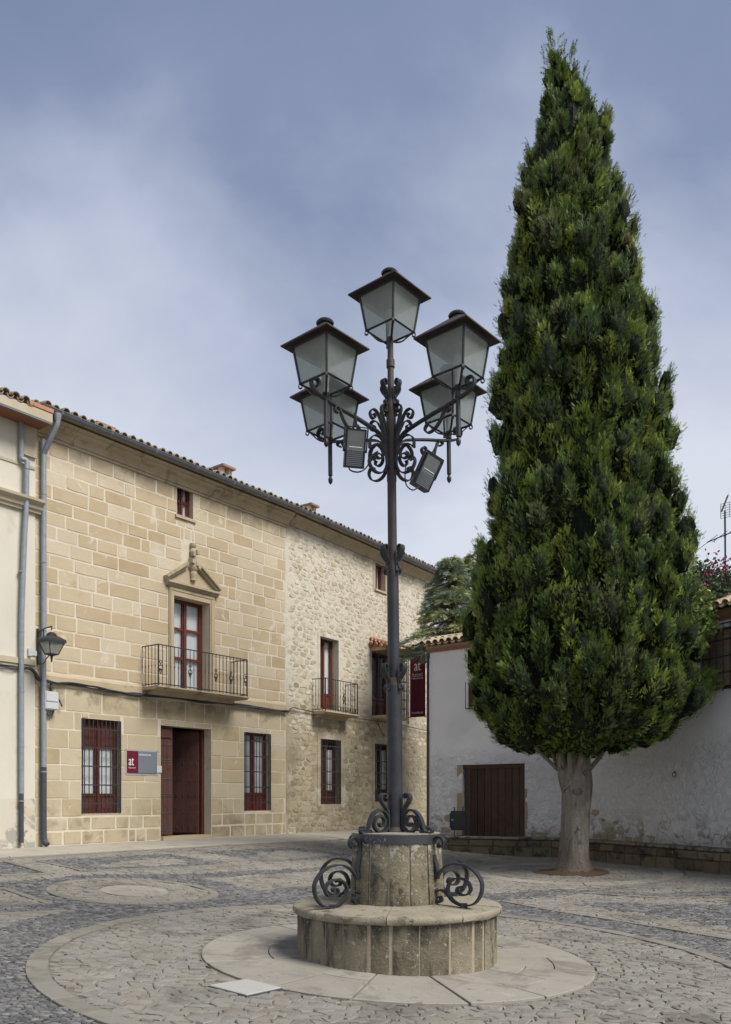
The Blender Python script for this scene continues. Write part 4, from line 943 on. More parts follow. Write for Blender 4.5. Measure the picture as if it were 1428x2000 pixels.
MB(F1).box(s0, s0 + (s1 - s0) * .55, 0, .08, z0, z1).build('box_body', M['white_box'], t); MB(F1).box(s0 + (s1 - s0) * .6, s1 + .05, 0, .06, z0 + .02, z1 - .03).build('small_cover', M['white_box'], t)
# hotel sign
a, b, c_, d = rect(F1, 247, 305, 1466, 1509)
t = thing('hotel_sign', 'red and grey hotel plate with white letters left of the entrance', 'sign', tuple(F1.p(a, 0, c_)))
MB(F1).box(a - .04, b + .04, .010, .016, c_ - .05, d + .04).build('backing_sheet', M['cap2'], t)
m_ = a + (b - a) * .36
MB(F1).box(a, m_, .017, .035, c_, d).build('red_panel', M['maroon'], t); MB(F1).box(m_, b, .017, .035, c_, d).build('grey_panel', M['signgrey'], t)
SH = d - c_
text('at', F1, a + .03, c_ + SH * .34, .0365, SH * .62, t, sx=.62)
text('hotel', F1, a + .035, c_ + SH * .19, .0365, SH * .12, t, sp=1.5)
text('hotel alvaro de torres', F1, m_ + .012, d - SH * .20, .0365, SH * .155, t, sx=.50)
text('2', F1, b - .085, c_ + SH * .06, .0365, SH * .26, t, 'mirror', sx=.8)
s_ = MB(F1)
for x in (a - .02, (a + b) / 2, b + .02):
    for z in (c_ - .03, d + .02): s_.tube([(x, .016, z), (x, .026, z)], .010, 8)
s_.build('fixing_screws', M['zinc'], t)
a, b, c_, d = rect(F1, 313, 316.5, 1496, 1509)
tag(MB(F1).box(a - .12, b - .03, .0, .03, c_, d).build('doorbell_plate', M['white_box']), 'tiny white doorbell plate at the left edge of the entrance', 'doorbell')
# projecting banner
s_b, z_b = fpt(F2, 797, 1399, 0.0)
pB = F2.p(s_b, 0, 0); FB = Frame((pB[0], pB[1]), (F2.n[0], F2.n[1]))
_, zt_ = fpt(FB, 800, 1270); x1_ = fpt(FB, 831, 1399)[0]; zb_ = fpt(FB, 797, 1401)[1]
t = thing('banner', 'maroon cloth hotel banner with white letters hanging from an iron frame', 'banner', tuple(F2.p(s_b, 0, zb_)))
n = 18; V = []
for k in range(n + 1):
    x = .08 + (x1_ - .08) * k / n
    for j in range(7): z = zb_ + (zt_ - zb_) * j / 6; V.append(FB.p(x, .012 * math.sin(k * .9) * (1 - abs(j - 3) / 4) + .0, z))
mb = MB(); mb.add(V, [(k * 7 + j, k * 7 + 7 + j, k * 7 + 8 + j, k * 7 + j + 1) for k in range(n) for j in range(6)]); mb.build('banner_cloth', M['banner'], t, smooth=True)
fr = MB(FB)
for z in (zb_, zt_): fr.tube([(-.0, 0, z), (x1_ + .03, 0, z)], .014, 6)
for x in (.03, -.07): fr.tube([(x, 0, zb_ - .25), (x, 0, zt_)], .012, 6)
for k in range(9): z = zb_ - .2 + (zt_ - zb_ + .2) * k / 9; fr.tube([(-.07, 0, z), (.03, 0, z)], .009, 5)
fr.build('banner_frame', M['grille'], t, smooth=30)
cx_ = .08 + (x1_ - .08) / 2; zq = lambda y: fpt(FB, 814, y)[1]
text('at', FB, cx_, zq(1310), .02, zq(1280) - zq(1310), t, align='CENTER', sx=.68); text('hotel', FB, cx_, zq(1320), .02, .14, t, align='CENTER', sp=1.35); text('restaurante', FB, cx_, zq(1326.5), .02, .095, t, align='CENTER')
MB(FB).box(cx_ - .22, cx_ + .22, .017, .021, zq(1321.3), zq(1320.8)).build('banner_rule', M['lettering'], t)
text('hotelat.es', FB, cx_, zq(1394), .02, .115, t, align='CENTER')
# iron hook under the bay window
sh, zh = fpt(F2, 737, 1430, .05)
hk = MB(F2); hk.tube(cr([(sh + .12, .0, zh + .28), (sh + .08, .10, zh + .12), (sh + .0, .28, zh - .10), (sh - .05, .34, zh - .12), (sh - .09, .36, zh - .06)], 5), .012, 6); hk.tube([(sh + .02, .2, zh + .0), (sh + .15, .1, zh + .0)], .010, 6)
tag(hk.build('iron_hook', M['grille'], smooth=True), 'bent iron hook on the rubble wall under the caged bay window', 'hook')

# ------------------------------------------------------------------ cream house at the left edge
CREAM = thing('cream_house', 'cream rendered house with grey downpipe at the left edge', 'building', tuple(F1.p(S0 - 2, 0, ZF)))
AL = S0 - 6.0; co = .03
zbz = fpt(F1, 30, 1560, co)[1]; zew = fpt(F1, 2, 787, .55)[1] + .04
q = MB(F1); q.quad((AL, co, zbz), (S0 - .012, co, zbz), (S0 - .012, co, zew), (AL, co, zew)); q.quad((S0 - .012, co, zbz), (S0 - .012, -.3, zbz), (S0 - .012, -.3, zew), (S0 - .012, co, zew)); q.build('house_wall', M['cream'], CREAM)
q = MB(F1); q.quad((AL, co, ZF - .4), (S0 - .012, co, ZF - .4), (S0 - .012, co, zbz), (AL, co, zbz)); q.build('wall_foot', M['cream_base'], CREAM)
def band(y0, y1, x, prof_o, nm, s1=None, mat='cream_trim'):
    zt_ = fpt(F1, x, y0, max(o for o, _ in prof_o))[1]; zb_ = fpt(F1, x, y1, co)[1]
    return MB(F1).extrude([(o, zb_ + (zt_ - zb_) * f) for o, f in prof_o], AL, S0 - .02 if s1 is None else s1).build(nm, M[mat], CREAM)
band(951, 985, 2, [(0, 0), (.09, .02), (.10, .22), (.14, .30), (.15, .55), (.24, .80), (.25, 1), (0, 1)], 'main_cornice', S0 + .10)
band(890, 897, 2, [(0, 0), (.05, .1), (.055, 1), (0, 1)], 'upper_ledge')
band(1279, 1299, 2, [(0, 0), (.05, .05), (.05, .3), (.08, .4), (.085, 1), (0, 1)], 'lower_string')
ez0 = fpt(F1, 2, 787, .55)[1]; ez1 = fpt(F1, 2, 769, .55)[1]; es1 = S0 + .06
MB(F1).box(AL, es1, .515, .55, ez0, ez1).build('fascia', M['cream_trim'], CREAM)
MB(F1).box(AL, es1, .0, .514, ez0 - .015, ez0 + .02).build('eaves_soffit', M['soffit'], CREAM)
MB(F1).box(AL, es1, .505, .545, ez0 - .035, ez0 - .001).build('drip_edge', M['gutter'], CREAM)
MB(F1).box(S0 - .30, S0 - .012, co, .09, fpt(F1, 60, 893, .05)[1], ez0 - .016).build('corner_pilaster', M['cream_trim'], CREAM)
rf = MB(F1).add([F1.p(AL, .53, ez1 + .01), F1.p(es1, .53, ez1 + .01), F1.p(es1, -4, ez1 + 1.4), F1.p(AL, -4, ez1 + 1.4)], [(0, 1, 2, 3)]).build('house_roof', M['tile_red'], CREAM)
k = 0
s = AL
while s < es1 - .55:
    barrel(F1, s, .1, ez1 + .19, .60, ez1 + .05, .085).build('eaves_tile', M['tile'], rf); barrel(F1, s + .105, .1, ez1 + .17, .58, ez1 + .06, .075, False).build('pan_tile', M['tile'], rf); s += .21
fl = MB(F1).box(es1 - .50, es1 + .02, .05, .56, ez1 + .02, ez1 + .10); fl.build('mortar_flashing', M['tile_red'], rf)
sp_ = fpt(F1, 41.5, 1300, .1)[0]; zk = fpt(F1, 45, 897, .1)[1]; zk2 = fpt(F1, 45, 960, .1)[1]
p_ = MB(F1); p_.tube(cr([(sp_, .11, ez0 - .02), (sp_, .11, zk + .12), (sp_ + .0, .11, zk), (sp_ + .09, .15, zk - .03), (sp_ + .09, .16, zk - .2)], 3), .052, 12); p_.tube(cr([(sp_ + .09, .15, zk - .2), (sp_ + .08, .15, zk2 - .3), (sp_ + .05, .14, zk2 - .9), (sp_ + .01, .12, zk2 - 2.2), (sp_, .11, zk2 - 3.0), (sp_, .11, fpt(F1, 40, 1550, .1)[1])], 3), .052, 12); CP = p_.build('downpipe', M['zinc'], CREAM, smooth=40)
MB(F1).tube([(sp_, .11, fpt(F1, 40, 1550, .1)[1]), (sp_, .11, fpt(F1, 40, 1646, .1)[1])], .046, 12).build('pipe_foot', M['darkpipe'], CP, smooth=40)
for z in (1.5, 2.6, 3.7, 4.9, 6.1): MB(F1).tube([(sp_, .11, z), (sp_, .11, z + .025)], .059, 12).build('pipe_clip', M['zinc'], CP)

# ------------------------------------------------------------------ white house / yard wall on the right
WH = thing('white_house', 'white limewashed house and yard wall behind the stone bench', 'building', (PB[0], PB[1], .6))
ZW1 = H + (HZ - 1268) / FPX * PA[1]; ZW2 = H + (HZ - 1196) / FPX * PC[1]
hg = rect(G1, 903, 1025, 1494, 1640)
hg = (hg[0], hg[1], .46, hg[3])
s_l, z_t = fpt(G2, 1365, 1236, .0); z_b = fpt(G2, 1396, 1346, .0)[1]; hw_ = (s_l, s_l + 1.5, z_b, z_t)
def relief_wall(F, L, z0, z1, holes, nm, amp):
    st = .08; ss = sorted(set(np.round(np.arange(0, L, st), 4)) | {0, L} | {x for h in holes for x in h[:2]}); zs = sorted(set(np.round(np.arange(z0, z1, st), 4)) | {z0, z1} | {x for h in holes for x in h[2:]})
    from mathutils import noise as nz
    idx = {}; mb = MB()
    def vid(i, j):
        if (i, j) not in idx:
            a, z = ss[i], zs[j]; fade = max(0, min(1, (3.4 - z) / 1.4)); e_ = 0 if (a in (0, L) or any(abs(a - x) < 1e-6 for h in holes for x in h[:2])) else 1
            o = e_ * amp * fade * (1 if F is G1 else max(.15, min(1, (3.2 - a) / .8))) * (nz.noise(Vector((a * 1.4, z * 1.4, 3))) + .6 * nz.noise(Vector((a * 4.2, z * 4.2, 9)))); idx[(i, j)] = len(mb.v); mb.v.append(tuple(F.p(a, o, z)))
        return idx[(i, j)]
    for i in range(len(ss) - 1):
        for j in range(len(zs) - 1):
            m, n = (ss[i] + ss[i + 1]) / 2, (zs[j] + zs[j + 1]) / 2
            if any(h[0] < m < h[1] and h[2] < n < h[3] for h in holes): continue
            mb.f.append((vid(i, j), vid(i + 1, j), vid(i + 1, j + 1), vid(i, j + 1)))
    return mb.build(nm, M['white'], WH, smooth=True)
relief_wall(G1, LG1, -.2, ZW1, [hg], 'yard_wall', .035); relief_wall(G2, LG2, -.2, ZW2, [hw_], 'house_wall', .035)
q = MB(G1); q.box(-.0, LG1, -.45, -.30, -.2, ZW1); q.quad((0, 0, -.2), (0, 0, ZW1), (0, -.45, ZW1), (0, -.45, -.2)); reveal(q, hg, .3); q.build('wall_back', M['white'], WH)
q = MB(G2); reveal(q, hw_, .22); q.box(0, LG2, -6.2, -6.0, -.2, ZW2); q.box(LG2 - .1, LG2, -6.0, -.02, -.2, ZW2); q.quad((0, -.02, 2.0), (0, -6, 2.0), (0, -6, ZW2 + .1), (0, -.02, ZW2 + .1)); q.build('wall_returns', M['white'], WH)
# gate
gf = MB(G1); a, b, c_, d = hg
gf.box(a, b, -.20, -.06, d - .10, d); gt_ = gf.build('wooden_gate', M['plank'], WH)
n = 9
for k in range(n):
    x0 = a + (b - a) * k / n + .008; x1 = a + (b - a) * (k + 1) / n - .008; jz = random.uniform(0, .015)
    MB(G1).box(x0, x1, -.16 + random.uniform(0, .012), -.10, c_ + .02 + jz, d - .101).build('plank', M['plank'], gt_)
sd_ = MB(G1)
for zf in (.24, .66):
    for k in range(n * 1):
        x = a + (b - a) * (k + .5) / n; z = c_ + (d - c_) * zf; sd_.box(x - .012, x + .012, -.10, -.088, z - .012, z + .012)
sd_.build('gate_nails', M['iron'], gt_, kind='stuff')
MB(G1).box(a - .16, a - .002, -.2, .012, c_ - .2, d + .0).build('gate_jamb', M['stonechip'], WH); MB(G1).box(b + .002, b + .07, -.2, .006, c_ - .2, c_ + 1.35).build('gate_jamb', M['stonechip'], WH)
MB(G1).box(a - .3, b + .2, -.4, .0, -.2, c_ + .0).build('gate_threshold', M['stonechip'], WH)
# bare stones showing through the plaster near the foot
rq = random.Random(6)
def chip(F, s, z, w, h_):
    m = 4; g = [(-.5, -.5), (-.1, -.55), (.5, -.5), (.55, .1), (.5, .5), (0, .55), (-.5, .5), (-.55, 0)]
    P = [(s + w * (x + rq.uniform(-.14, .14)), z + h_ * (y + rq.uniform(-.16, .16))) for x, y in g]; n = 8; mb = MB()
    V = [F.p(p[0], -.03, p[1]) for p in P] + [F.p(s + (p[0] - s) * .9, .010 + rq.uniform(0, .012), z + (p[1] - z) * .9) for p in P]
    mb.add(V, [(k, (k + 1) % n, n + (k + 1) % n, n + k) for k in range(n)] + [tuple(range(n, 2 * n))]); mb.build('bare_stone', M['stonechip'], WH)
for z in (.66, .80):
    s = hg[1] + .15
    while s < LG1 - .1: w_ = rq.uniform(.14, .28); (chip(G1, s + w_ / 2, z + rq.uniform(-.02, .02), w_ * .9, .11) if rq.random() < .5 else None); s += w_
    s = .1
    while s < 2.7: w_ = rq.uniform(.14, .30); (chip(G2, s + w_ / 2, z + rq.uniform(-.02, .02), w_ * .9, .11) if rq.random() < (.6 if z < .7 else .4) else None); s += w_
chip(G1, hg[0] - .32, 1.02, .42, .22); chip(G1, hg[0] - .55, .70, .26, .12); chip(G2, .9, 1.22, .22, .15); chip(G2, 1.15, 1.05, .12, .08); chip(G2, 1.6, 1.0, .16, .07)
# barred window with reed blind
a, b, c_, d = hw_
w = MB(G2); w.box(a, a + .05, -.2, -.14, c_, d); w.box(b - .05, b, -.2, -.14, c_, d); w.box(a, b, -.2, -.14, d - .05, d); w.box(a, b, -.2, -.14, c_, c_ + .05); ww = w.build('barred_window', M['wood'], WH)
n = 46
rd = MB(G2)
for k in range(n): z = c_ + .06 + (d - c_ - .1) * k / n; rd.tube([(a + .06, -.03, z), (b - .06, -.03, z + random.uniform(-.004, .004))], .011, 5)
rd.build('reed_blind', M['reed'], ww, smooth=True); room(G2, hw_, ww, .23, .8)
g = MB(G2); go = .16; nb = 11
for k in range(nb): s = a - .05 + (b - a + .1) * k / (nb - 1); g.tube([(s, go, c_ - .08), (s, go, d + .06)], .011, 6)
for k in range(5): z = c_ - .04 + (d - c_ + .08) * k / 4; g.box(a - .06, b + .06, go - .006, go + .006, z - .013, z + .013); g.box(a - .06, a - .04, 0, go, z - .01, z + .01); g.box(b + .04, b + .06, 0, go, z - .01, z + .01)
g.build('window_bars', M['grille'], WH, smooth=30)
# small grille bottom showing at the left behind the cypress
a, z = fpt(G1, 913, 1383); q = MB(G1); q.box(a - .0, a + .55, 0, .14, z - .03, z - .02)
for k in range(6): q.tube([(a + .02 + k * .1, .13, z - .02), (a + .02 + k * .1, .13, z + .7)], .010, 6)
q.build('small_grille', M['grille'], WH, smooth=30); MB(G1).box(a + .05, a + .5, .001, .02, z + .02, z + .68).build('shutter', M['wood'], WH)
# tiled coping of the yard wall and the roof of the house
def tile_slope(F, s0, s1, o0, z0, o1, z1, parent, rows, mat, pitch=.21, r=.085):
    """o0,z0 = eaves; o1,z1 = ridge; eaves tiles single, the rest joined"""
    rest = MB(); s = s0
    while s <= s1:
        for k in range(rows):
            t0, t1 = k / rows, min(1.03, (k + 1.18) / rows); b0 = (o0 + (o1 - o0) * t0, z0 + (z1 - z0) * t0); b1 = (o0 + (o1 - o0) * t1, z0 + (z1 - z0) * t1)
            for cov, ds, dz in ((True, 0, .055), (False, pitch / 2, .06)):
                j = random.uniform(-.015, .015)
                q = barrel(F, s + ds + j * .3, b1[0], b1[1] + dz - .0, b0[0] + j, b0[1] + dz + (.016 if k else 0), r if cov else r * .9, cov, 6)
                if k == 0: q.build('roof_tile' if cov else 'pan_tile', M[mat], parent)
                else: rest.add(q.v, q.f)
        s += pitch
    if rest.v: rest.build('upper_tiles', M[mat], parent, kind='stuff')
zr1 = ZW1 + .12
cp = MB(G1); cp.extrude([(.10, ZW1 + .0), (.10, ZW1 + .06), (-.5, ZW1 + .30), (-1.1, ZW1 + .06), (-1.1, ZW1)], -.06, LG1 - .01); CPG = cp.build('yard_wall_coping', M['tile'], WH)
tile_slope(G1, -.10, LG1, .26, ZW1 + .06, -.5, ZW1 + .31, CPG, 2, 'tile', .22, .092)
MB(G1).tube([(-.12, -.5, ZW1 + .36), (LG1, -.5, ZW1 + .36)], .09, 10).build('ridge_tiles', M['tile'], CPG, smooth=40)
MB(G1).extrude([(0, ZW1 - .10), (.05, ZW1 - .10), (.13, ZW1 - .03), (.13, ZW1 - .002), (0, ZW1 - .002)], -.06, LG1).build('brick_eaves', M['chim_tile'], WH)
MB(G1).tube([(-.05, .02, -.1), (-.05, .02, ZW1 - .12)], .045, 10).build('corner_pipe', M['darkpipe'], WH, smooth=40)
ro, rz_ = -3.2, ZW2 + .15 + 3.5 * .42
q = MB(G2); q.add([G2.p(-.1, .25, ZW2 + .03), G2.p(LG2, .25, ZW2 + .03), G2.p(LG2, ro, rz_), G2.p(-.1, ro, rz_), G2.p(LG2, -6.4, ZW2 + .03), G2.p(-.1, -6.4, ZW2 + .03)], [(0, 1, 2, 3), (3, 2, 4, 5), (0, 3, 5), (1, 4, 2), (0, 5, 4, 1)]); RF2 = q.build('house_roof', M['tile'], WH)
tile_slope(G2, -.05, LG2 - .1, .36, ZW2 + .06, ro, rz_ + .02, RF2, 9, 'tile')
MB(G2).extrude([(0, ZW2 - .12), (.06, ZW2 - .12), (.16, ZW2 - .03), (.2, ZW2 + .02), (0, ZW2 + .02)], 0, LG2).build('brick_eaves', M['chim_tile'], WH)
MB(G2).tube([(0, ro, rz_ + .06), (LG2, ro, rz_ + .06)], .10, 10).build('ridge_tiles', M['tile'], RF2, smooth=40)
# iron ring in the wall
s, z = fpt(G2, 1319, 1513); rg = MB(G2); rg.tube([(s + .05 * math.cos(t), .03, z + .055 * math.sin(t)) for t in np.linspace(0, 6.283, 15)], .008, 6); rg.tube([(s, -.02, z + .055), (s, .04, z + .055)], .014, 6)
tag(rg.build('tether_ring', M['iron'], smooth=True), 'small iron tether ring on the white wall right of the cypress', 'ring')
# antennas on one mast
s, z = fpt(G2, 1417, 1085, -2.6)
AN = thing('tv_antenna', 'rooftop aerial mast with grid panel and comb aerial above the flowers', 'antenna', tuple(G2.p(s, -2.6, z)))
sm_, zt_ = fpt(G2, 1416, 990, -2.6); MB(G2).tube([(s, -2.6, z - .6), (sm_, -2.6, zt_ - .1)], .022, 8).build('mast', M['black'], AN)
dp_ = fpt(G2, 1420, 990, -2.6)
g = MB(G2)
for k in range(7):
    f = k / 6; g.tube([(sm_ - .08, -2.55, zt_ - .26 + .34 * f), (sm_ + .42, -2.75, zt_ - .26 + .34 * f)], .006, 5)
    g.tube([(sm_ - .08 + .6 * f, -2.55 - .2 * f, zt_ - .26), (sm_ - .08 + .6 * f, -2.55 - .2 * f, zt_ + .08)], .006, 5)
g.tube([(sm_ - .1, -2.6, zt_ - .08), (sm_ + .35, -2.3, zt_ + .12)], .02, 6); g.build('grid_panel', M['gutter'], AN)
y = MB(G2); sy_, zy_ = fpt(G2, 1416, 1043, -2.6)
y.tube([(sy_ - .35, -2.4, zy_ - .13), (sy_ + .9, -3.0, zy_ + .2)], .014, 6)
for k in range(6): f = k / 5; px_ = sy_ - .3 + 1.1 * f; L = .55 - .06 * k; y.tube([(px_ - L * .8, -2.42 - .5 * f - L * .4, zy_ - .11 + .3 * f), (px_ + L * .8, -2.42 - .5 * f + L * .4, zy_ - .11 + .3 * f)], .007, 5)
y.build('comb_aerial', M['black'], AN)

# ------------------------------------------------------------------ stone bench
ZB = .60
BE = thing('stone_bench', 'long low stone bench wall in two courses bending in front of the white wall', 'bench', (BENCH[1][0], BENCH[1][1], .11))
bt = MB(); top = [(x, y) for x, y in BENCH]
back = [(2.55, 23.1), (5.12, 21.02), (5.12 + .001, 21.0), (7.21, 16.67), (9.3, 12.4)]
def offpt(i, d_):
    a = np.array(BENCH[max(i - 1, 0)]); b = np.array(BENCH[i]); c = np.array(BENCH[min(i + 1, len(BENCH) - 1)])
    t = c - a; t = t / np.linalg.norm(t); return b + d_ * np.array((-t[1], t[0])) * 1.0
# direction of travel runs left to right, so the wall lies to the left of it
core = MB(); n = len(BENCH); fr_ = [tuple(offpt(i, .03)) for i in range(n)]
core.add([(x, y, -.2) for x, y in fr_] + [(x, y, ZB - .07) for x, y in fr_] + [(x, y, ZB - .07) for x, y in back], [(i, i + 1, n + i + 1, n + i) for i in range(n - 1)] + [(n + i, n + i + 1, 2 * n + i + 1, 2 * n + i) for i in range(n - 1)] + [(0, n, 2 * n)])
core.build('bench_core', M['bench'], BE)
for (p0, p1) in zip(BENCH[:-1], BENCH[1:]):
    FB_ = Frame(p0, (p1[0] - p0[0], p1[1] - p0[1])); L = math.hypot(p1[0] - p0[0], p1[1] - p0[1])
    for (z0, z1, pr) in ((-.1, .36, .0), (.36, ZB - .065, .004)):
        s = 0; 
        while s < L - .02:
            w_ = rq.uniform(.34, .62); e_ = min(s + w_, L)
            if L - e_ < .15: e_ = L
            block(FB_, s + .006, e_ - .006, z0 + .006, z1 - .006, rq, pr + rq.uniform(0, .015), .008).build('bench_block', M['bench'], BE); s = e_
    s = 0
    while s < L - .02:
        e_ = min(s + rq.uniform(.5, .95), L)
        if L - e_ < .2: e_ = L
        MB(FB_).extrude([(-.42 if p0 != BENCH[0] else -.30, ZB - .06), (.015, ZB - .06), (.03, ZB - .045), (.03, ZB - .012), (.018, ZB), (-.42 if p0 != BENCH[0] else -.30, ZB)], s + .003, e_ - .003).build('coping_stone', M['bench_top'], BE); s = e_
FE = Frame(BENCH[0], (-.2, -1.0)); FE = Frame((2.13, 21.39 + 1.6), (0.0, -1.0))
for z0, z1 in ((-.1, .36), (.36, ZB - .065)): 
    for s0 in (.0, .8): block(Frame((2.16, 23.0), (0, -1)), s0 + .006, s0 + .794, z0 + .006, z1 - .006, rq, .01, .008).build('bench_block', M['bench'], BE)

# black floodlight standing on the bench
fx = 898; Yf = 21.3; X0 = (fx - CX) / FPX * Yf
FL = thing('ground_floodlight', 'black box floodlight on short legs standing on the left bench end', 'floodlight', (X0, Yf + .25, ZB))
FF = Frame((X0, Yf + .25), (1.0, -.12)); zf0 = H + (HZ - 1622) / FPX * Yf; zf1 = H + (HZ - 1584) / FPX * Yf
q = MB(FF); q.box(-.20, .20, -.16, 0, zf0, zf1); q.box(-.17, .17, 0, .02, zf0 + .03, zf1 - .03); q.box(-.225, -.2, -.12, .01, zf0 + .05, zf1 - .06); q.box(.2, .225, -.12, .01, zf0 + .05, zf1 - .06); q.build('floodlight_case', M['black'], FL)
q = MB(FF)
for x in (-.11, .11): q.box(x - .012, x + .012, -.1, -.07, ZB - .005, zf0); q.box(x - .015, x + .015, -.09, -.06, zf1, zf1 + .10)
q.box(-.13, .13, -.1, .02, ZB - .001, ZB + .012); q.build('floodlight_stand', M['iron'], FL)
q = MB(FF); q.tube([(-.16, .02, zf0 + .26), (-.16, .045, zf0 + .26)], .025, 8); q.build('clamp_knob', M['zinc'], FL)

# ------------------------------------------------------------------ round pedestal
zg = float(gz(*LAMP)); PX, PY = LAMP
PED = thing('stone_pedestal', 'round stone pedestal with bench ring and tapered drum carrying the lamp', 'pedestal', (PX, PY, zg))
rp = random.Random(3)
core = MB(); core.lathe([(.942, -.25), (.942, .505), (.5, .52)], PX, PY, 64); core.build('pedestal_core', M['stonechip'], PED)
xs = [77, 118, 187, 270, 375, 520, 660, 818, 995, 1143, 1222, 1310, 1336]
angs = []
for x in xs:
    px = 560 + x / 3.2455; r_ = (px - 778.5) / 195.5; angs.append(-math.pi / 2 + math.asin(max(-.999, min(.999, r_))))
A = angs[:]; a = A[-1]; endA = angs[0] + 2 * math.pi
while a < endA - .25: a += rp.uniform(.17, .24); A.append(a)
A.append(endA)
for a0, a1 in zip(A[:-1], A[1:]):
    if a1 - a0 < .02: continue
    n = 4; g = .006 / .95; rr = .953 + rp.uniform(-.006, .006); V = []
    for (r_, z) in ((.9, -.12), (rr, -.12), (rr, .503), (.9, .503)):
        for k in range(n + 1): t = a0 + g + (a1 - a0 - 2 * g) * k / n; rb = r_ - (.010 if k in (0, n) and r_ > .92 else 0); V.append((PX + rb * math.cos(t), PY + rb * math.sin(t), z))
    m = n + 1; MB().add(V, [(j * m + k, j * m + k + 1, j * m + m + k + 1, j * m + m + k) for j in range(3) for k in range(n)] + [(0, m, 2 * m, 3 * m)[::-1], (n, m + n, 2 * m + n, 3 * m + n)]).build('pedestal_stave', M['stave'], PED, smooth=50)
a = -.3
for w_ in [1] * 9:
    da = 2 * math.pi / 9; n = 8; prof_c = [(.43, .53), (.93, .506), (.985, .506), (.996, .52), (.998, .555), (.988, .572), (.965, .578), (.43, .602)]; V = []
    for (r_, z) in prof_c:
        for k in range(n + 1):
            t = a + .004 + (da - .008) * k / n; j = rp.uniform(-.005, .005) if .9 < r_ else 0; V.append((PX + (r_ + j) * math.cos(t), PY + (r_ + j) * math.sin(t), z + (rp.uniform(-.003, .003) if r_ > .5 else 0)))
    m = n + 1; MB().add(V, [(j * m + k, j * m + k + 1, j * m + m + k + 1, j * m + m + k) for j in range(len(prof_c) - 1) for k in range(n)] + [tuple(j * m for j in range(len(prof_c)))[::-1], tuple(j * m + n for j in range(len(prof_c)))]).build('cap_stone', M['cap'], PED, smooth=50); a += da
core = MB(); core.lathe([(.44, .5), (.405, 1.23), (.1, 1.232)], PX, PY, 28); core.build('drum_core', M['mortar'], PED)
nst = 14; off = -math.pi / 2 - math.pi / nst + .02
for k in range(nst):
    a0 = off + 2 * math.pi * k / nst + .02; a1 = off + 2 * math.pi * (k + 1) / nst - .02; V = []
    n = 3
    for (r0_, z) in ((.40, .56), (.460, .56), (.424, 1.235), (.37, 1.235)):
        for i in range(n + 1): t = a0 + (a1 - a0) * i / n; rb = r0_ - (.008 if i in (0, n) and r0_ > .41 else 0) + rp.uniform(-.003, .003); V.append((PX + rb * math.cos(t), PY + rb * math.sin(t), z))
    m = n + 1; MB().add(V, [(j * m + i, j * m + i + 1, j * m + m + i + 1, j * m + m + i) for j in range(3) for i in range(n)] + [(0, m, 2 * m, 3 * m)[::-1], (n, m + n, 2 * m + n, 3 * m + n)]).build('drum_stave', M['plinth'], PED, smooth=50)
bd = MB(); bd.lathe([(.40, 1.165), (.436, 1.165), (.434, 1.247), (.40, 1.249)], PX, PY, 40); 
m_band, t_, b_ = material('scratched_band'); 
c_ = ramp(t_, noise(t_, 7, 4), lerp3([(.022, .024, .03), (.045, .048, .055)])); k_ = math_(t_, 'MULTIPLY', sstep(t_, noise(t_, 38, 4, .7, dist=1.5), .60, .64), sstep(t_, noise(t_, 3.3, 2), .53, .58))
t_.links.new(mixc(t_, k_, c_, (.45, .46, .47)), b_.inputs['Base Color']); b_.inputs['Roughness'].default_value = .45
bd.build('iron_band', m_band, PED, smooth=40)
lid = MB(); lid.lathe([(.40, 1.22), (.42, 1.248), (.42, 1.256), (.05, 1.262)], PX, PY, 40); lid.build('drum_top', M['cap'], PED, smooth=40)

# ------------------------------------------------------------------ the five-light street lamp
Z0 = 1.25
LMP = thing('street_lamp', 'tall black wrought-iron lamp post with five square lanterns on scrolled arms', 'street lamp', (PX - .012, PY, Z0)); LMP['local'] = 1
LMP.rotation_euler = (0, -.0105, 0)
class LF(Frame):
    def __init__(s): pass
    def p(s, x, y, z): return np.array((x, y, z - Z0))
FL0 = LF()
def L(): return MB(FL0)
AZ = [R(a) for a in (-143, -37, 37, 143)]
pl = L(); pl.lathe([(.095, 1.245), (.095, 1.27), (.078, 1.29), (.074, 1.32), (.073, 2.66), (.073, 2.72), (.060, 2.73), (.056, 2.74), (.055, 3.78), (.057, 3.80), (.057, 3.86), (.046, 3.87), (.044, 3.9), (.043, 4.62), (.047, 4.64), (.047, 5.4), (.036, 5.44), (.031, 5.5), (.030, 5.72), (.040, 5.73), (.040, 5.80), (.029, 5.81), (.027, 6.02)], 0, 0, 20)
pl.build('pole', M['iron_rust'], LMP, smooth=40)
up = L(); up.lathe([(.0745, 1.29), (.0752, 1.32), (.0742, 2.665)], 0, 0, 20); up.lathe([(.0565, 2.745), (.0567, 3.775)], 0, 0, 20); up.build('pole_paint', M['iron'], LMP, smooth=40)
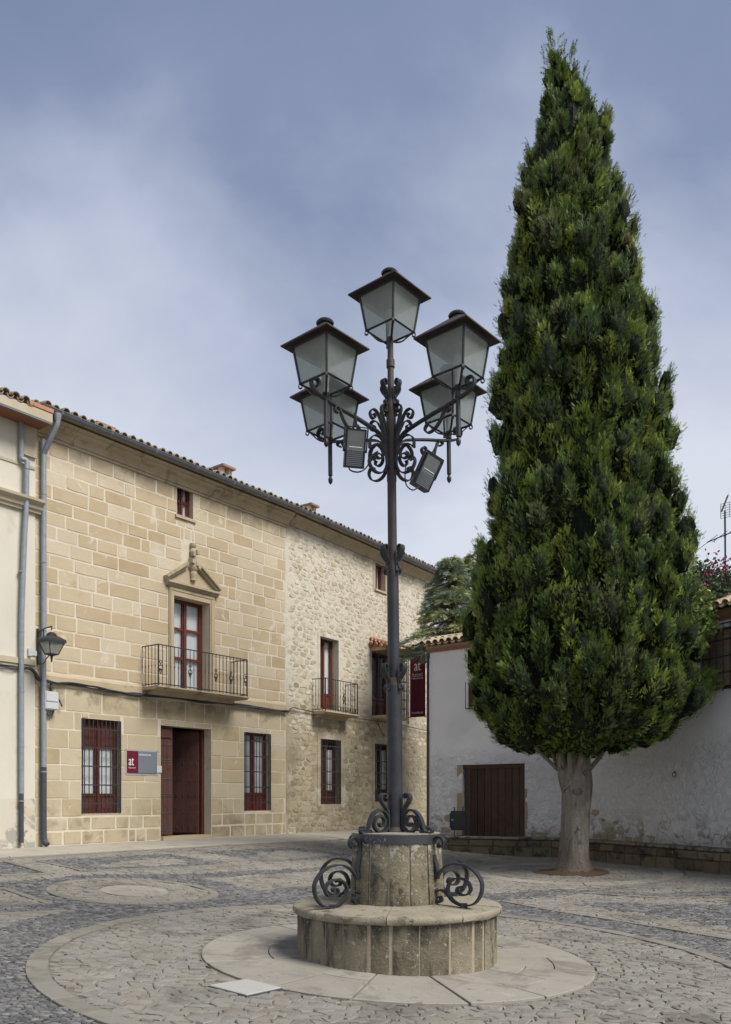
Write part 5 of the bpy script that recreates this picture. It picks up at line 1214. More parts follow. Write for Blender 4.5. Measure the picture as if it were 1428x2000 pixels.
# collars with leaf straps
def collar(z0, r, sc_, wmax, nm):
    for az in [R(a) for a in (-135, -45, 45, 135)]:
        path = cr([(r + .028, z0 + .02), (r + .042, z0 + .035), (r + .045, z0 + .01), (r + .03, z0 - .01), (r + .006, z0 + .01), (r + .004, z0 + .06), (r + .012, z0 + .10), (r + .050, z0 + .15), (r + .075, z0 + .20), (r + .065, z0 + .235), (r + .035, z0 + .235), (r + .022, z0 + .205), (r + .03, z0 + .185)], 4)
        path = [(r + (p - r) * sc_, z0 + (z - z0) * sc_) for p, z in path]
        q = L(); q.ribbon(path, az, lambda t: .035 + (wmax - .035) * math.sin(min(1, max(0, (t - .3) / .7)) * math.pi) ** 1 if t > .3 else .035, .008)
        q.tube([(math.cos(az) * (r + .004), math.sin(az) * (r + .004), z0 + .075 * sc_), (math.cos(az) * (r + .022), math.sin(az) * (r + .022), z0 + .075 * sc_)], .013, 8); q.build(nm, M['iron'], LMP, smooth=40)
collar(2.63, .073, 1.0, .06, 'collar_leaf'); collar(3.76, .056, 1.02, .06, 'collar_leaf'); collar(5.36, .045, .95, .055, 'collar_leaf')
# base scrolls on the drum
for az in AZ:
    q = L()
    S = lambda x, y: (.085 + (668 - x) * .00172, 1.6 - ((y / 3.2455 - 56) / 1650 * 7.85))
    path = cr([S(500, 400), S(485, 408), S(478, 392), S(492, 375), S(512, 388), S(505, 415), S(480, 418), S(462, 400), S(464, 385)][:4], 3)
    path = cr([S(x, y) for x, y in ((494, 393), (485, 385), (474, 393), (478, 411), (500, 416), (522, 400), (537, 345), (560, 297), (600, 270), (640, 280), (664, 325), (660, 380), (625, 411), (585, 400), (566, 362), (578, 322), (612, 308), (638, 330), (636, 362), (612, 374), (602, 356))], 5)
    q.ribbon(path, az, .052, .015)
    q.ribbon(cr([S(x, y) for x, y in ((640, 190), (653, 184), (650, 168), (630, 163), (614, 182), (622, 215), (646, 250), (662, 290), (664, 340), (664, 405))], 5), az, .054, .015)
    z_ = S(0, 275)[1]; q.tube([(math.cos(az) * .08, math.sin(az) * .08, z_), (math.cos(az) * .112, math.sin(az) * .112, z_)], .017, 8)
    z_ = 1.262; q.box(math.cos(az) * .30 - .02, math.cos(az) * .30 + .02, math.sin(az) * .3 - .02, math.sin(az) * .3 + .02, 1.255, 1.275)
    q.build('base_scroll', M['iron'], LMP, smooth=40)
    q = L(); T = lambda x, y: ((690 - x) * .00185 + (.018 if x > 430 else 0), 1.6 - ((y / 3.2455 - 56) / 1650 * 7.72))
    q.ribbon(cr([T(x, y) for x, y in ((418, 488), (430, 494), (434, 482), (424, 470), (408, 474), (400, 496), (408, 508), (398, 490), (396, 468), (408, 450), (430, 443))][-4:] + [T(x, y) for x, y in ((455, 455), (474, 490), (478, 545))], 5), az, .054, .015)
    q.ribbon(cr([T(430, 488), T(436, 497), T(428, 508), T(408, 506), T(397, 488), T(399, 462), T(418, 445), T(446, 450), T(466, 480), T(472, 530), (.452, 1.0), (.475, .90), T(452, 680), T(445, 712)], 5), az, .054, .015)
    q.ribbon(cr([T(x, y) for x, y in ((445, 714), (425, 680), (385, 632), (335, 612), (270, 620), (215, 660), (182, 725), (190, 800), (225, 855), (280, 874), (335, 855), (368, 810), (374, 760), (350, 716), (305, 702), (262, 722), (245, 765), (262, 800), (298, 806), (322, 784), (312, 758), (290, 762), (296, 780))], 5), az, .054, .015)
    q.ribbon(cr([T(x, y) for x, y in ((300, 873), (345, 850), (375, 812), (405, 787), (442, 788), (466, 815), (462, 850), (436, 864), (414, 848), (420, 828), (438, 832))], 5), az, .054, .015)
    rr, zz_ = T(285, 873); q.box(math.cos(az) * rr - .03, math.cos(az) * rr + .03, math.sin(az) * rr - .03, math.sin(az) * rr + .03, .572, zz_ + .02)
    q.build('side_scroll', M['iron'], LMP, smooth=40)
# arms
def lantern(cx, cy, ze, tilt=0.0, cracked=False):
    CA = [R(-85 + 90 * k) for k in range(4)]
    def P(r, k, z): return np.array((cx + r * math.cos(CA[k]), cy + r * math.sin(CA[k]), z))
    zt, zb = ze - .015, ze - .345; q = L(); rt, rb_ = .292, .230
    for k in range(4):
        a0, a1 = P(rt, k, zt), P(rb_, k, zb); q.tube([a0, a1], .011, 4)
        q.tube([P(rb_, k, zb), P(rb_, (k + 1) % 4, zb)], .012, 4); q.tube([P(rt, k, zt), P(rt, (k + 1) % 4, zt)], .012, 4)
    body = q.build('lantern', M['iron'], LMP)
    for k in range(4):
        az = CA[k]; s = L()
        s.ribbon(cr([(.232, zb + .012), (.24, zb - .005), (.245, zb - .03), (.228, zb - .04), (.214, zb - .028), (.216, zb - .005), (.18, zb - .035), (.12, zb - .085), (.07, zb - .10), (.03, zb - .095)], 4), az, .022, .007, (cx, cy)); s.build('lantern_bracket', M['iron'], body, smooth=40)
        g = L(); c4 = [P(rb_ - .004, k, zb), P(rb_ - .004, (k + 1) % 4, zb), P(rt - .004, (k + 1) % 4, zt), P(rt - .004, k, zt)]
        g.add([FL0.p(*v) for v in c4], [(0, 1, 2, 3)]); g.build('glass_pane', M['lglass'], body)
        c4 = [P(rb_ - .004, k, zb), P(rb_ - .004, (k + 1) % 4, zb), np.array((cx, cy, zb - .09))]
    rf_ = L(); V = [P(.405, k, ze) for k in range(4)] + [P(.405, k, ze - .012) for k in range(4)] + [P(.07, k, ze + .19) for k in range(4)] + [P(.07, k, ze + .165) for k in range(4)]
    rf_.add([FL0.p(*v) for v in V], [(k, (k + 1) % 4, 8 + (k + 1) % 4, 8 + k) for k in range(4)] + [((k + 1) % 4 + 4, k + 4, 12 + k, 12 + (k + 1) % 4) for k in range(4)] + [(k + 4, (k + 1) % 4 + 4, (k + 1) % 4, k) for k in range(4)] + [(8, 9, 10, 11), (15, 14, 13, 12)])
    rf_.build('lantern_roof', M['iron_rust'], body)
    kn = L(); kn.lathe([(.055, ze + .180), (.057, ze + .200), (.078, ze + .203), (.083, ze + .218), (.068, ze + .236), (.03, ze + .244)], cx, cy, 14); kn.build('lantern_knob', M['iron'], body, smooth=40)
    bl = L(); bl.lathe([(.02, zb - .09), (.028, zb - .04), (.028, zb + .02), (.035, zb + .05), (.04, zb + .13), (.03, zb + .2), (.01, zb + .21)], cx, cy, 10); bl.build('bulb_holder', M['white_box'], body, smooth=40)
    return body
lantern(0, 0, 6.42)
for az, zl, rod in zip(AZ, (5.69, 5.75, 5.72, 5.66), (.76, .745, .75, .76)):
    cx, cy = rod * math.cos(az), rod * math.sin(az); zb = zl - .345
    q = L(); q.lathe([(.004, 4.78), (.020, 4.80), (.024, 4.83), (.012, 4.86), (.022, 4.87), (.022, 5.22), (.030, 5.225), (.030, 5.255), (.021, 5.26), (.021, zb - .12), (.032, zb - .11), (.032, zb - .075), (.01, zb - .06)], cx, cy, 12); q.build('lantern_rod', M['iron'], LMP, smooth=40)
    ar = L(); zs = zl - 5.69
    ar.ribbon(cr([(.047, 4.74), (.052, 4.86), (.085, 4.99), (.15, 5.06), (.27, 5.10), (.45, 5.145), (.62, 5.18), (.76, 5.215), (.86, 5.25), (.915, 5.31), (.90, 5.365), (.85, 5.37), (.835, 5.33), (.86, 5.31)], 5), az, .046, .017)
    ar.ribbon(spiral((.165, 4.865), .018, .095, 400, 20, 26)[0:] + cr([(.262, 4.90), (.255, 4.98), (.20, 5.03), (.14, 5.03), (.10, 5.0)], 4), az, .042, .011)
    ar.ribbon(cr([(.05, 4.84), (.06, 4.77), (.10, 4.705), (.165, 4.68), (.235, 4.70), (.27, 4.76), (.255, 4.81), (.215, 4.82), (.205, 4.79)], 5), az, .042, .011)
    ar.ribbon(cr([(.05, 5.0), (.075, 5.08), (.12, 5.17), (.17, 5.255), (.225, 5.27), (.255, 5.23), (.235, 5.185), (.20, 5.19), (.195, 5.22), (.215, 5.23)], 5), az, .038, .010)
    ar.ribbon(cr([(.05, 5.06), (.07, 5.14), (.10, 5.24), (.12, 5.30), (.105, 5.345), (.07, 5.345), (.055, 5.31), (.07, 5.285), (.085, 5.30)], 5), az, .038, .010)
    ar.ribbon(cr([(.62, 5.13), (.655, 5.14), (.66, 5.17), (.625, 5.175), (.595, 5.14), (.55, 5.06), (.48, 5.0), (.415, 4.99), (.385, 5.03), (.41, 5.065), (.445, 5.05)], 5), az, .042, .011)
    ar.build('lamp_arm', M['iron'], LMP, smooth=40)
lantern(.76 * math.cos(AZ[0]), .76 * math.sin(AZ[0]), 5.69); lantern(.745 * math.cos(AZ[1]), .745 * math.sin(AZ[1]), 5.75); lantern(.75 * math.cos(AZ[2]), .75 * math.sin(AZ[2]), 5.72); lantern(.76 * math.cos(AZ[3]), .76 * math.sin(AZ[3]), 5.66)

def floodlight(px, py, Y, yaw, pitch, roll, label, hang):
    X = (px - CX) / FPX * Y; Z = H + (HZ - py) / FPX * Y
    t = thing('lamp_floodlight', label, 'floodlight', (X, Y, Z), 'floodlights clamped on the lamp arms'); t['local'] = 1
    t.rotation_euler = (pitch, roll, yaw)
    w, h_, dd = .092, .165, .05
    def add(mb, nm, mat, parent=t, **k): return mb.build(nm, M[mat], parent, **k)
    q = MB(); q.box(-w, w, 0, dd * 2, -h_, h_); q.box(-w, -w + .014, -.016, 0, -h_, h_); q.box(w - .014, w, -.016, 0, -h_, h_); q.box(-w + .014, w - .014, -.016, 0, h_ - .014, h_); q.box(-w + .014, w - .014, -.016, 0, -h_, -h_ + .014)
    q.add([(-w * .8, dd * 2, -h_ * .8), (w * .8, dd * 2, -h_ * .8), (w * .8, dd * 2, h_ * .8), (-w * .8, dd * 2, h_ * .8), (-w * .5, dd * 3, -h_ * .5), (w * .5, dd * 3, -h_ * .5), (w * .5, dd * 3, h_ * .5), (-w * .5, dd * 3, h_ * .5)], [(0, 4, 5, 1), (1, 5, 6, 2), (2, 6, 7, 3), (3, 7, 4, 0), (4, 7, 6, 5)])
    add(q, 'floodlight_case', 'black')
    q = MB(); q.box(-w + .015, w - .015, -.006, -.002, -.02, h_ - .015); add(q, 'reflector', 'mirror')
    q = MB(); q.quad((-w + .016, -.012, -.005), (w - .016, -.012, -.005), (w - .016, -.012, h_ - .016), (-w + .016, -.012, h_ - .016)); add(q, 'front_glass', 'glass')
    q = MB(); q.tube([(-.06, -.009, .01), (.06, -.009, .01)], .006, 6); add(q, 'tube_bulb', 'white_box')
    for k in range(8):
        z = -h_ + .022 + k * .016; q = MB(); q.box(-w + .016, w - .016, -.012, -.003, z - .006, z + .006); add(q, 'louvre_slat', 'gutter')
    q = MB(); q.box(-w - .018, -w - .010, .0, .05, -.03, .17); q.box(w + .010, w + .018, .0, .05, -.03, .17) ; q.box(-w - .018, w + .018, .0, .05, .17, .178) if False else None
    q.tube([(-w - .016, .025, -.02), (-w, .025, -.02)], .012, 6); q.tube([(w, .025, -.02), (w + .016, .025, -.02)], .012, 6)
    q.box(-w - .018, w + .018, .01, .045, h_ + .012, h_ + .02); q.box(-w - .018, -w - .010, .01, .045, .16, h_ + .012); q.box(w + .010, w + .018, .01, .045, .16, h_ + .012)
    q.tube([(0, .03, h_ + .02), hang], .012, 6); add(q, 'mounting_bracket', 'iron')
    return t
floodlight(694, 876, 7.66, R(8), R(20), R(2), 'upright black floodlight hanging under the left front lamp arm', (-.02, .03, .30))
floodlight(836, 922, 8.30, R(28), R(16), R(20), 'tilted black floodlight hanging below the right rear lamp arm', (-.02, .06, .30))
def hang_cable(pts, label):
    P = [((x - CX) / FPX * Y, Y, H + (HZ - y) / FPX * Y) for x, y, Y in pts]; mb = MB(); mb.tube(cr(P, 6), .007, 6); tag(mb.build('loose_cable', M['black'], smooth=True), label, 'cable')
hang_cable([(680, 905, 7.72), (684, 918, 7.74), (700, 922, 7.8), (714, 915, 7.85), (722, 900, 7.95), (730, 870, 8.05)], 'loose black cable looping under the upright floodlight')
hang_cable([(800, 890, 8.1), (792, 915, 8.12), (793, 945, 8.15), (806, 957, 8.2), (820, 950, 8.28)], 'loose black cable looping down to the tilted floodlight')

# wall lantern at the corner of the hotel
wl_s, wl_z = fpt(F1, 103, 1262, .55)
WLN = thing('wall_lantern', 'dark wall lantern on an iron bracket beside the downpipe', 'lantern', tuple(F1.p(wl_s - .3, 0, wl_z)))
c3 = F1.p(fpt(F1, 101, 1262, .62)[0], .62, 0); kz = wl_z + .06
br = MB(F1); bs = fpt(F1, 74, 1270, .03)[0]; s_c = fpt(F1, 101, 1262, .62)[0]
br.box(bs - .02, bs + .02, .0, .05, fpt(F1, 74, 1296, .03)[1], fpt(F1, 74, 1228, .03)[1])
zt_ = kz + .30
br.tube([(bs, .03, zt_ - .02), (bs + (s_c - bs) * .5, .32, zt_ + .02), (s_c, .62, zt_ + .02), (s_c, .62, zt_ - .06)], .013, 6); br.tube(cr([(bs, .03, zt_ - .25), (bs + .05, .15, zt_ - .12), (bs + (s_c - bs) * .4, .28, zt_)], 4), .011, 6)
br.tube(cr([(bs, .03, kz - .38), (bs + .06, .15, kz - .36), (bs + (s_c - bs) * .6, .40, kz - .30), (s_c, .60, kz - .22)], 4), .011, 6); br.build('wall_bracket', M['iron'], WLN, smooth=40)
q = MB(); CA = [R(-80 + 90 * k) for k in range(4)]; Pq = lambda r, k, z: (c3[0] + r * math.cos(CA[k]), c3[1] + r * math.sin(CA[k]), z)
for k in range(4):
    q.tube([Pq(.25, k, kz), Pq(.13, k, kz - .24)], .010, 4); q.tube([Pq(.13, k, kz - .24), Pq(.13, (k + 1) % 4, kz - .24)], .012, 4); q.tube([Pq(.25, k, kz), Pq(.25, (k + 1) % 4, kz)], .012, 4)
q.lathe([(.10, kz - .25), (.03, kz - .28), (.012, kz - .40)], c3[0], c3[1], 8); WB = q.build('lantern_frame', M['iron'], WLN)
for k in range(4): MB().add([Pq(.126, k, kz - .24), Pq(.126, (k + 1) % 4, kz - .24), Pq(.245, (k + 1) % 4, kz), Pq(.245, k, kz)], [(0, 1, 2, 3)]).build('glass_pane', M['lglass'], WLN)
q = MB(); V = [Pq(.29, k, kz - .01) for k in range(4)] + [Pq(.28, k, kz + .05) for k in range(4)] + [Pq(.10, k, kz + .14) for k in range(4)]
q.add(V, [(j * 4 + k, j * 4 + (k + 1) % 4, j * 4 + 4 + (k + 1) % 4, j * 4 + 4 + k) for j in range(2) for k in range(4)] + [(8, 9, 10, 11), (3, 2, 1, 0)]); q.lathe([(.10, kz + .13), (.10, kz + .16), (.05, kz + .20)], c3[0], c3[1], 10); q.build('lantern_roof', M['iron'], WLN)

# ------------------------------------------------------------------ foliage
def rot_frames(d, rs_):                                 # two unit vectors perpendicular to each d
    r_ = rs_.normal(size=d.shape); a = np.cross(d, r_); a /= np.linalg.norm(a, axis=1, keepdims=True) + 1e-9; return a, np.cross(d, a)
FROND = []                                              # (along, across) triangles of a flat feathery spray, unit length
for k in range(3):
    t = .08 + .25 * k; L_ = .46 - .08 * k
    for sg in (-1, 1): FROND.append(((t, 0), (t + .13, 0), (t + L_ * .85 + .02, sg * L_ * .52)))
FROND.append(((.60, -.045), (.60, .045), (1.0, 0))); FROND.append(((0, -.03), (.65, 0), (0, .03)))
FR = np.array(FROND)                                    # (10,3,2)
def fronds(base, direc, length, rs_, width=1.0, droop=0.0):
    n = len(base); a, b = rot_frames(direc, rs_); T = FR.reshape(-1, 2)
    bend = T[:, 0] ** 2
    V = base[:, None] + length[:, None, None] * (direc[:, None] * T[None, :, :1] + a[:, None] * T[None, :, 1:] * width + b[:, None] * (bend[None, :, None] * .18))
    V[..., 2] -= droop * length[:, None] * bend[None]
    return V                                            # (n,30,3)
def tri_mesh(name, V, tint, mat, parent, **k):
    n, m = V.shape[:2]; at = np.repeat(tint[:, None], m, 1).reshape(-1, 3); at = np.concatenate([at, np.ones((len(at), 1))], 1)
    return npmesh(name, V.reshape(-1, 3), np.arange(n * m).reshape(-1, 3), mat, parent, attr=at, **k)

CY = thing('cypress_tree', 'tall dark green cypress with a pale bare trunk in the paving', 'tree', (TREE[0], TREE[1], float(gz(*TREE))))
PROF = np.array([(68, 1079, 1091), (100, 1066, 1118), (150, 1050, 1145), (200, 1046, 1168), (250, 1036, 1188), (300, 1016, 1204), (350, 1006, 1212), (400, 990, 1224), (450, 984, 1236), (500, 981, 1252), (550, 976, 1264), (600, 972, 1280), (650, 968, 1296), (700, 966, 1306), (740, 966, 1310), (800, 960, 1303), (850, 957, 1305), (900, 949, 1308), (950, 945, 1315), (1000, 941, 1326), (1050, 936, 1342), (1100, 926, 1350), (1150, 916, 1346), (1200, 909, 1350), (1250, 906, 1358), (1300, 906, 1364), (1350, 910, 1362), (1380, 922, 1346), (1400, 946, 1336), (1430, 956, 1318), (1445, 975, 1285), (1460, 998, 1225), (1472, 1040, 1180), (1482, 1075, 1140)], float)
pz = H + (HZ - PROF[:, 0]) / FPX * TREE[1]; pc = ((PROF[:, 1] + PROF[:, 2]) / 2 - CX) / FPX * TREE[1]; pr = (PROF[:, 2] - PROF[:, 1]) / 2 / FPX * TREE[1]
ordz = np.argsort(pz); pz, pc, pr = pz[ordz], pc[ordz], pr[ordz]
def cyp(z): return np.interp(z, pz, pc), np.interp(z, pz, pr)
def cypress():
    r_ = np.random.RandomState(42)
    # trunk with limbs
    zg_ = float(gz(*TREE)); tk = MB(); n = 36; zs = [(-.05, .42), (.04, .37), (.15, .325), (.3, .295), (.7, .280), (1.2, .278), (1.55, .292), (1.75, .30), (2.0, .275), (2.2, .25), (2.5, .23), (3.1, .2), (3.6, .17)]
    V = []
    for j, (z, rad) in enumerate(zs):
        for k in range(n):
            w = 2 * math.pi * k / n; f = 1 + .035 * math.sin(3 * w + z * 1.3) + .03 * math.sin(5 * w - z * 2) + .018 * math.sin(9 * w + .8 * math.sin(z * 2)) + (.10 * max(0, math.sin(4 * w + .6)) if z < .2 else 0)
            V.append((TREE[0] + .02 + .03 * z + rad * f * math.cos(w), TREE[1] + rad * f * math.sin(w), zg_ + z))
    tk.add(V, [(j * n + k, j * n + (k + 1) % n, j * n + n + (k + 1) % n, j * n + n + k) for j in range(len(zs) - 1) for k in range(n)])
    kn = []
    for w_, z_, s_ in ((-1.75, 1.62, .10), (-1.2, 1.98, .06), (-1.45, .62, .045)):
        rk = np.interp(z_, [q[0] for q in zs], [q[1] for q in zs]) - .005; cx_, cy_ = TREE[0] + .02 + .03 * z_ + rk * math.cos(w_), TREE[1] + rk * math.sin(w_)
        mbk = MB(); mbk.lathe([(s_ * 1.1, -.02), (s_ * .85, .006), (s_ * .5, .014), (s_ * .3, .0), (.004, -.006)], 0, 0, 10); ro_ = Matrix.Translation((cx_, cy_, zg_ + z_)) @ Vector((math.cos(w_), math.sin(w_), .05)).to_track_quat('Z', 'Y').to_matrix().to_4x4()
        mbk.v = [tuple(ro_ @ Vector(v)) for v in mbk.v]; kn.append(mbk)
    for mbk in kn: mbk.build('bark_knot', M['knot'], CY, smooth=True)
    for dx, dy, z0, dz, rad in ((-.34, -.10, 1.78, 1.5, .12), (.26, .05, 1.95, 1.3, .11), (-.5, .1, 2.0, .9, .05), (.15, -.5, 2.1, 1.2, .08), (-.2, -.45, 2.0, 1.4, .06), (.9, -.2, 2.2, 1.1, .05), (-1.2, -.1, 2.3, .7, .04), (.1, .6, 2.0, 1.2, .1)):
        tk.tube(cr([(TREE[0] + dx * .25, TREE[1] + dy * .25, zg_ + z0 - .25), (TREE[0] + dx * .6, TREE[1] + dy * .6, zg_ + z0 + .15), (TREE[0] + dx * .85, TREE[1] + dy * .85, zg_ + z0 + dz * .6), (TREE[0] + dx, TREE[1] + dy, zg_ + z0 + dz)], 4), list(np.linspace(rad, rad * .55, 13)), 8)
    tk.build('trunk', M['bark'], CY, smooth=True)
    z0, z1 = pz[0], pz[-1]
    # lobes: upright teardrop branch ends over the surface, each carrying many short plumes of feathery sprays
    Nc = 1750; z = z0 + .1 + (z1 - z0 - .62) * r_.rand(Nc * 4); _, rr = cyp(z); keep = r_.rand(Nc * 4) < (rr + .7) / (pr.max() + .7); z = z[keep][:Nc]; n = len(z)
    cxs, rr = cyp(z + .38 * smooth01((z - z0 - .7) / 1.2)); nb_ = 150; th = r_.uniform(0, 2 * math.pi, n); low = np.clip((4.4 - z) / 2.2, 0, 1)
    lr = r_.uniform(.13, .28, n) * np.clip(.38 + rr * .42, .45, 1.05); ll = lr * r_.uniform(1.5, 2.5, n)
    rad = np.maximum(rr * .93 - lr * np.where(r_.rand(n) < .66, r_.uniform(.85, 1.7, n), np.where(r_.rand(n) < .55, r_.uniform(-.35, .55, n), r_.uniform(1.5, 2.6, n))), .0)
    lc = np.stack([cxs + rad * np.cos(th), TREE[1] + rad * np.sin(th), z], 1)
    iz = np.argmax(pr); rb_ = 1.9 * np.sqrt(r_.rand(nb_)); zb_ = np.interp(rb_, np.maximum.accumulate(pr[:iz + 1]), pz[:iz + 1]) + .22; z[:nb_] = zb_; rr[:nb_] = rb_; rad[:nb_] = rb_ * .9
    lr[:nb_] = r_.uniform(.2, .34, nb_); ll[:nb_] = lr[:nb_] * 1.3; low[:nb_] = .8; lc[:nb_] = np.stack([cyp(zb_)[0] + rad[:nb_] * np.cos(th[:nb_]), TREE[1] + rad[:nb_] * np.sin(th[:nb_]), zb_], 1)
    tl = r_.uniform(.08, .32, n) + low * .55; la = np.stack([np.cos(th) * tl, np.sin(th) * tl, 1 - .5 * low], 1) + r_.normal(0, .10, (n, 3)); la /= np.linalg.norm(la, axis=1, keepdims=True)
    lt = r_.rand(n)
    ico = bmesh.new(); bmesh.ops.create_icosphere(ico, subdivisions=2, radius=1); iv = np.array([v.co[:] for v in ico.verts]); it = np.array([[v.index for v in f.verts] for f in ico.faces]); ico.free()
    a, b = rot_frames(la, r_); CV = lc[:, None] + (a[:, None] * iv[None, :, :1] * lr[:, None, None] + b[:, None] * iv[None, :, 1:2] * lr[:, None, None]) * .52 + la[:, None] * iv[None, :, 2:] * ll[:, None, None] * .54 + r_.normal(0, .03, (n, len(iv), 3))
    npmesh('shade_core', CV.reshape(-1, 3), (it[None] + (np.arange(n) * len(iv))[:, None, None]).reshape(-1, 3), M['inner'], CY, kind='stuff')  # opaque core added in each lobe, gap shade put into its colour
    Q = 13; pdir = r_.normal(size=(n, Q, 3)); outw = np.stack([np.cos(th), np.sin(th), np.zeros(n)], 1)
    pdir /= np.linalg.norm(pdir, axis=2, keepdims=True); inn = (pdir * outw[:, None]).sum(2, keepdims=True); pdir = np.where(inn < -.25, -pdir, pdir) + np.array((0, 0, .25)); ph_ = r_.uniform(.75, 1.25, (n, Q)); ptn = r_.uniform(.7, 1.25, (n, Q))
    cnt = np.where(np.sin(th) > .35, 60, 178); cnt[:nb_] = 150; i = np.repeat(np.arange(n), cnt); m = len(i); k = r_.randint(Q, size=m)
    sd = pdir[i, k] + r_.normal(0, .34, (m, 3)); dist = np.linalg.norm(sd - pdir[i, k], axis=1); sd /= np.linalg.norm(sd, axis=1, keepdims=True)
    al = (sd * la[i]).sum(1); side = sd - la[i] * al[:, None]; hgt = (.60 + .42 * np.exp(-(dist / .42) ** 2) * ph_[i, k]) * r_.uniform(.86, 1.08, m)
    fb_ = lc[i] + (side * lr[i][:, None] + la[i] * (al * ll[i])[:, None]) * hgt[:, None]
    fd = la[i] * r_.uniform(.45, 1.0, m)[:, None] + sd * r_.uniform(.35, .9, m)[:, None] + r_.normal(0, .22, (m, 3)); fd /= np.linalg.norm(fd, axis=1, keepdims=True)
    fb_ -= fd * .04
    keep = np.hypot(fb_[:, 0] - cyp(fb_[:, 2])[0], fb_[:, 1] - TREE[1]) > .62 * cyp(fb_[:, 2])[1] - .1; fb_, fd, i, k, hgt = fb_[keep], fd[keep], i[keep], k[keep], hgt[keep]; m = len(i)
    V = fronds(fb_, fd, r_.uniform(.065, .125, m), r_, 1.05)
    C = 1.7 * np.array([(.082, .120, .026), (.115, .160, .029), (.070, .108, .034), (.155, .196, .036), (.105, .125, .045), (.055, .082, .024)])
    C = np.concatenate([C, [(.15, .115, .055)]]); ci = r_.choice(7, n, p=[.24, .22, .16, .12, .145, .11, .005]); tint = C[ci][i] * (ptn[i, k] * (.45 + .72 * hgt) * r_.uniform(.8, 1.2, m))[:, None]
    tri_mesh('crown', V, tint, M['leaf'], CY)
    # opaque filler hull, its near-black colour standing in for shade inside the crown
    m = 34; k = 40; V = []
    for z_ in np.linspace(z0 + .55, z1 - 1.5, k):
        c_, r0_ = cyp(z_)
        for w in range(m): a_ = 2 * math.pi * w / m; q_ = r0_ * (.66 + .05 * math.sin(3 * a_ + z_ * 1.1) + .04 * math.sin(7 * a_ + 3 * z_) + .04 * math.sin(13 * a_ + 5 * z_)); V.append((c_ + q_ * math.cos(a_), TREE[1] + q_ * math.sin(a_), z_))
    V.append((float(cyp(z0)[0]), TREE[1], z0 + .45))
    mb = MB(); mb.add(V, [(j * m + w, j * m + (w + 1) % m, j * m + m + (w + 1) % m, j * m + m + w) for j in range(k - 1) for w in range(m)] + [(k * m, (w + 1) % m, w) for w in range(m)]); mb.build('inner_shade_hull', M['inner'], CY)
    # stray tips
    P = []; D = []
    for z_ in np.linspace(z0 + .8, z1, 150):
        c_, r0_ = cyp(z_); a_ = r_.uniform(0, 6.28); 
        for _ in range(14):
            rad_ = max(r0_ * .96, .04) + r_.uniform(-.28, -.06) * min(1, r0_) ; P.append((c_ + rad_ * math.cos(a_), TREE[1] + rad_ * math.sin(a_), z_ + r_.uniform(-.25, .08))); D.append((math.cos(a_) * .5, math.sin(a_) * .5, .9))
            P[-1] = tuple(np.array(P[-1]) + r_.normal(0, .035, 3))
    P = np.array(P); D = np.array(D) + r_.normal(0, .3, (len(P), 3)); D /= np.linalg.norm(D, axis=1, keepdims=True)
    V = fronds(P, D, r_.uniform(.10, .2, len(P)), r_); tri_mesh('stray_sprays', V, np.tile((.09, .14, .04), (len(P), 1)) * r_.uniform(.7, 1.3, (len(P), 1)), M['leaf'], CY)
    # the side tuft at the lower right
    P = []; c0 = np.array(((1352 - CX) / FPX * 16.6, 16.6, H + (HZ - 1345) / FPX * 16.6)); m_ = 900
    t_ = r_.rand(m_); P = c0 + np.array((.33, 0, .12)) * (t_[:, None] * 1.0) + r_.normal(0, .10, (m_, 3)) * np.array((1, 1, 1.3)); D = np.array((.6, -.1, .7)) + r_.normal(0, .4, (m_, 3)); D /= np.linalg.norm(D, axis=1, keepdims=True)
    V = fronds(P, D, r_.uniform(.1, .2, m_), r_); tri_mesh('side_tuft', V, np.tile((.15, .22, .045), (m_, 1)) * r_.uniform(.6, 1.3, (m_, 1)), M['leaf'], CY)
M['inner'] = rough_mat('shade_core', [(.006, .010, .004), (.018, .030, .010)], 6, 0, 12, 1.0, bdist=.1, rough=.9)  # near-black green: the crown's inner shade painted as colour
cypress()

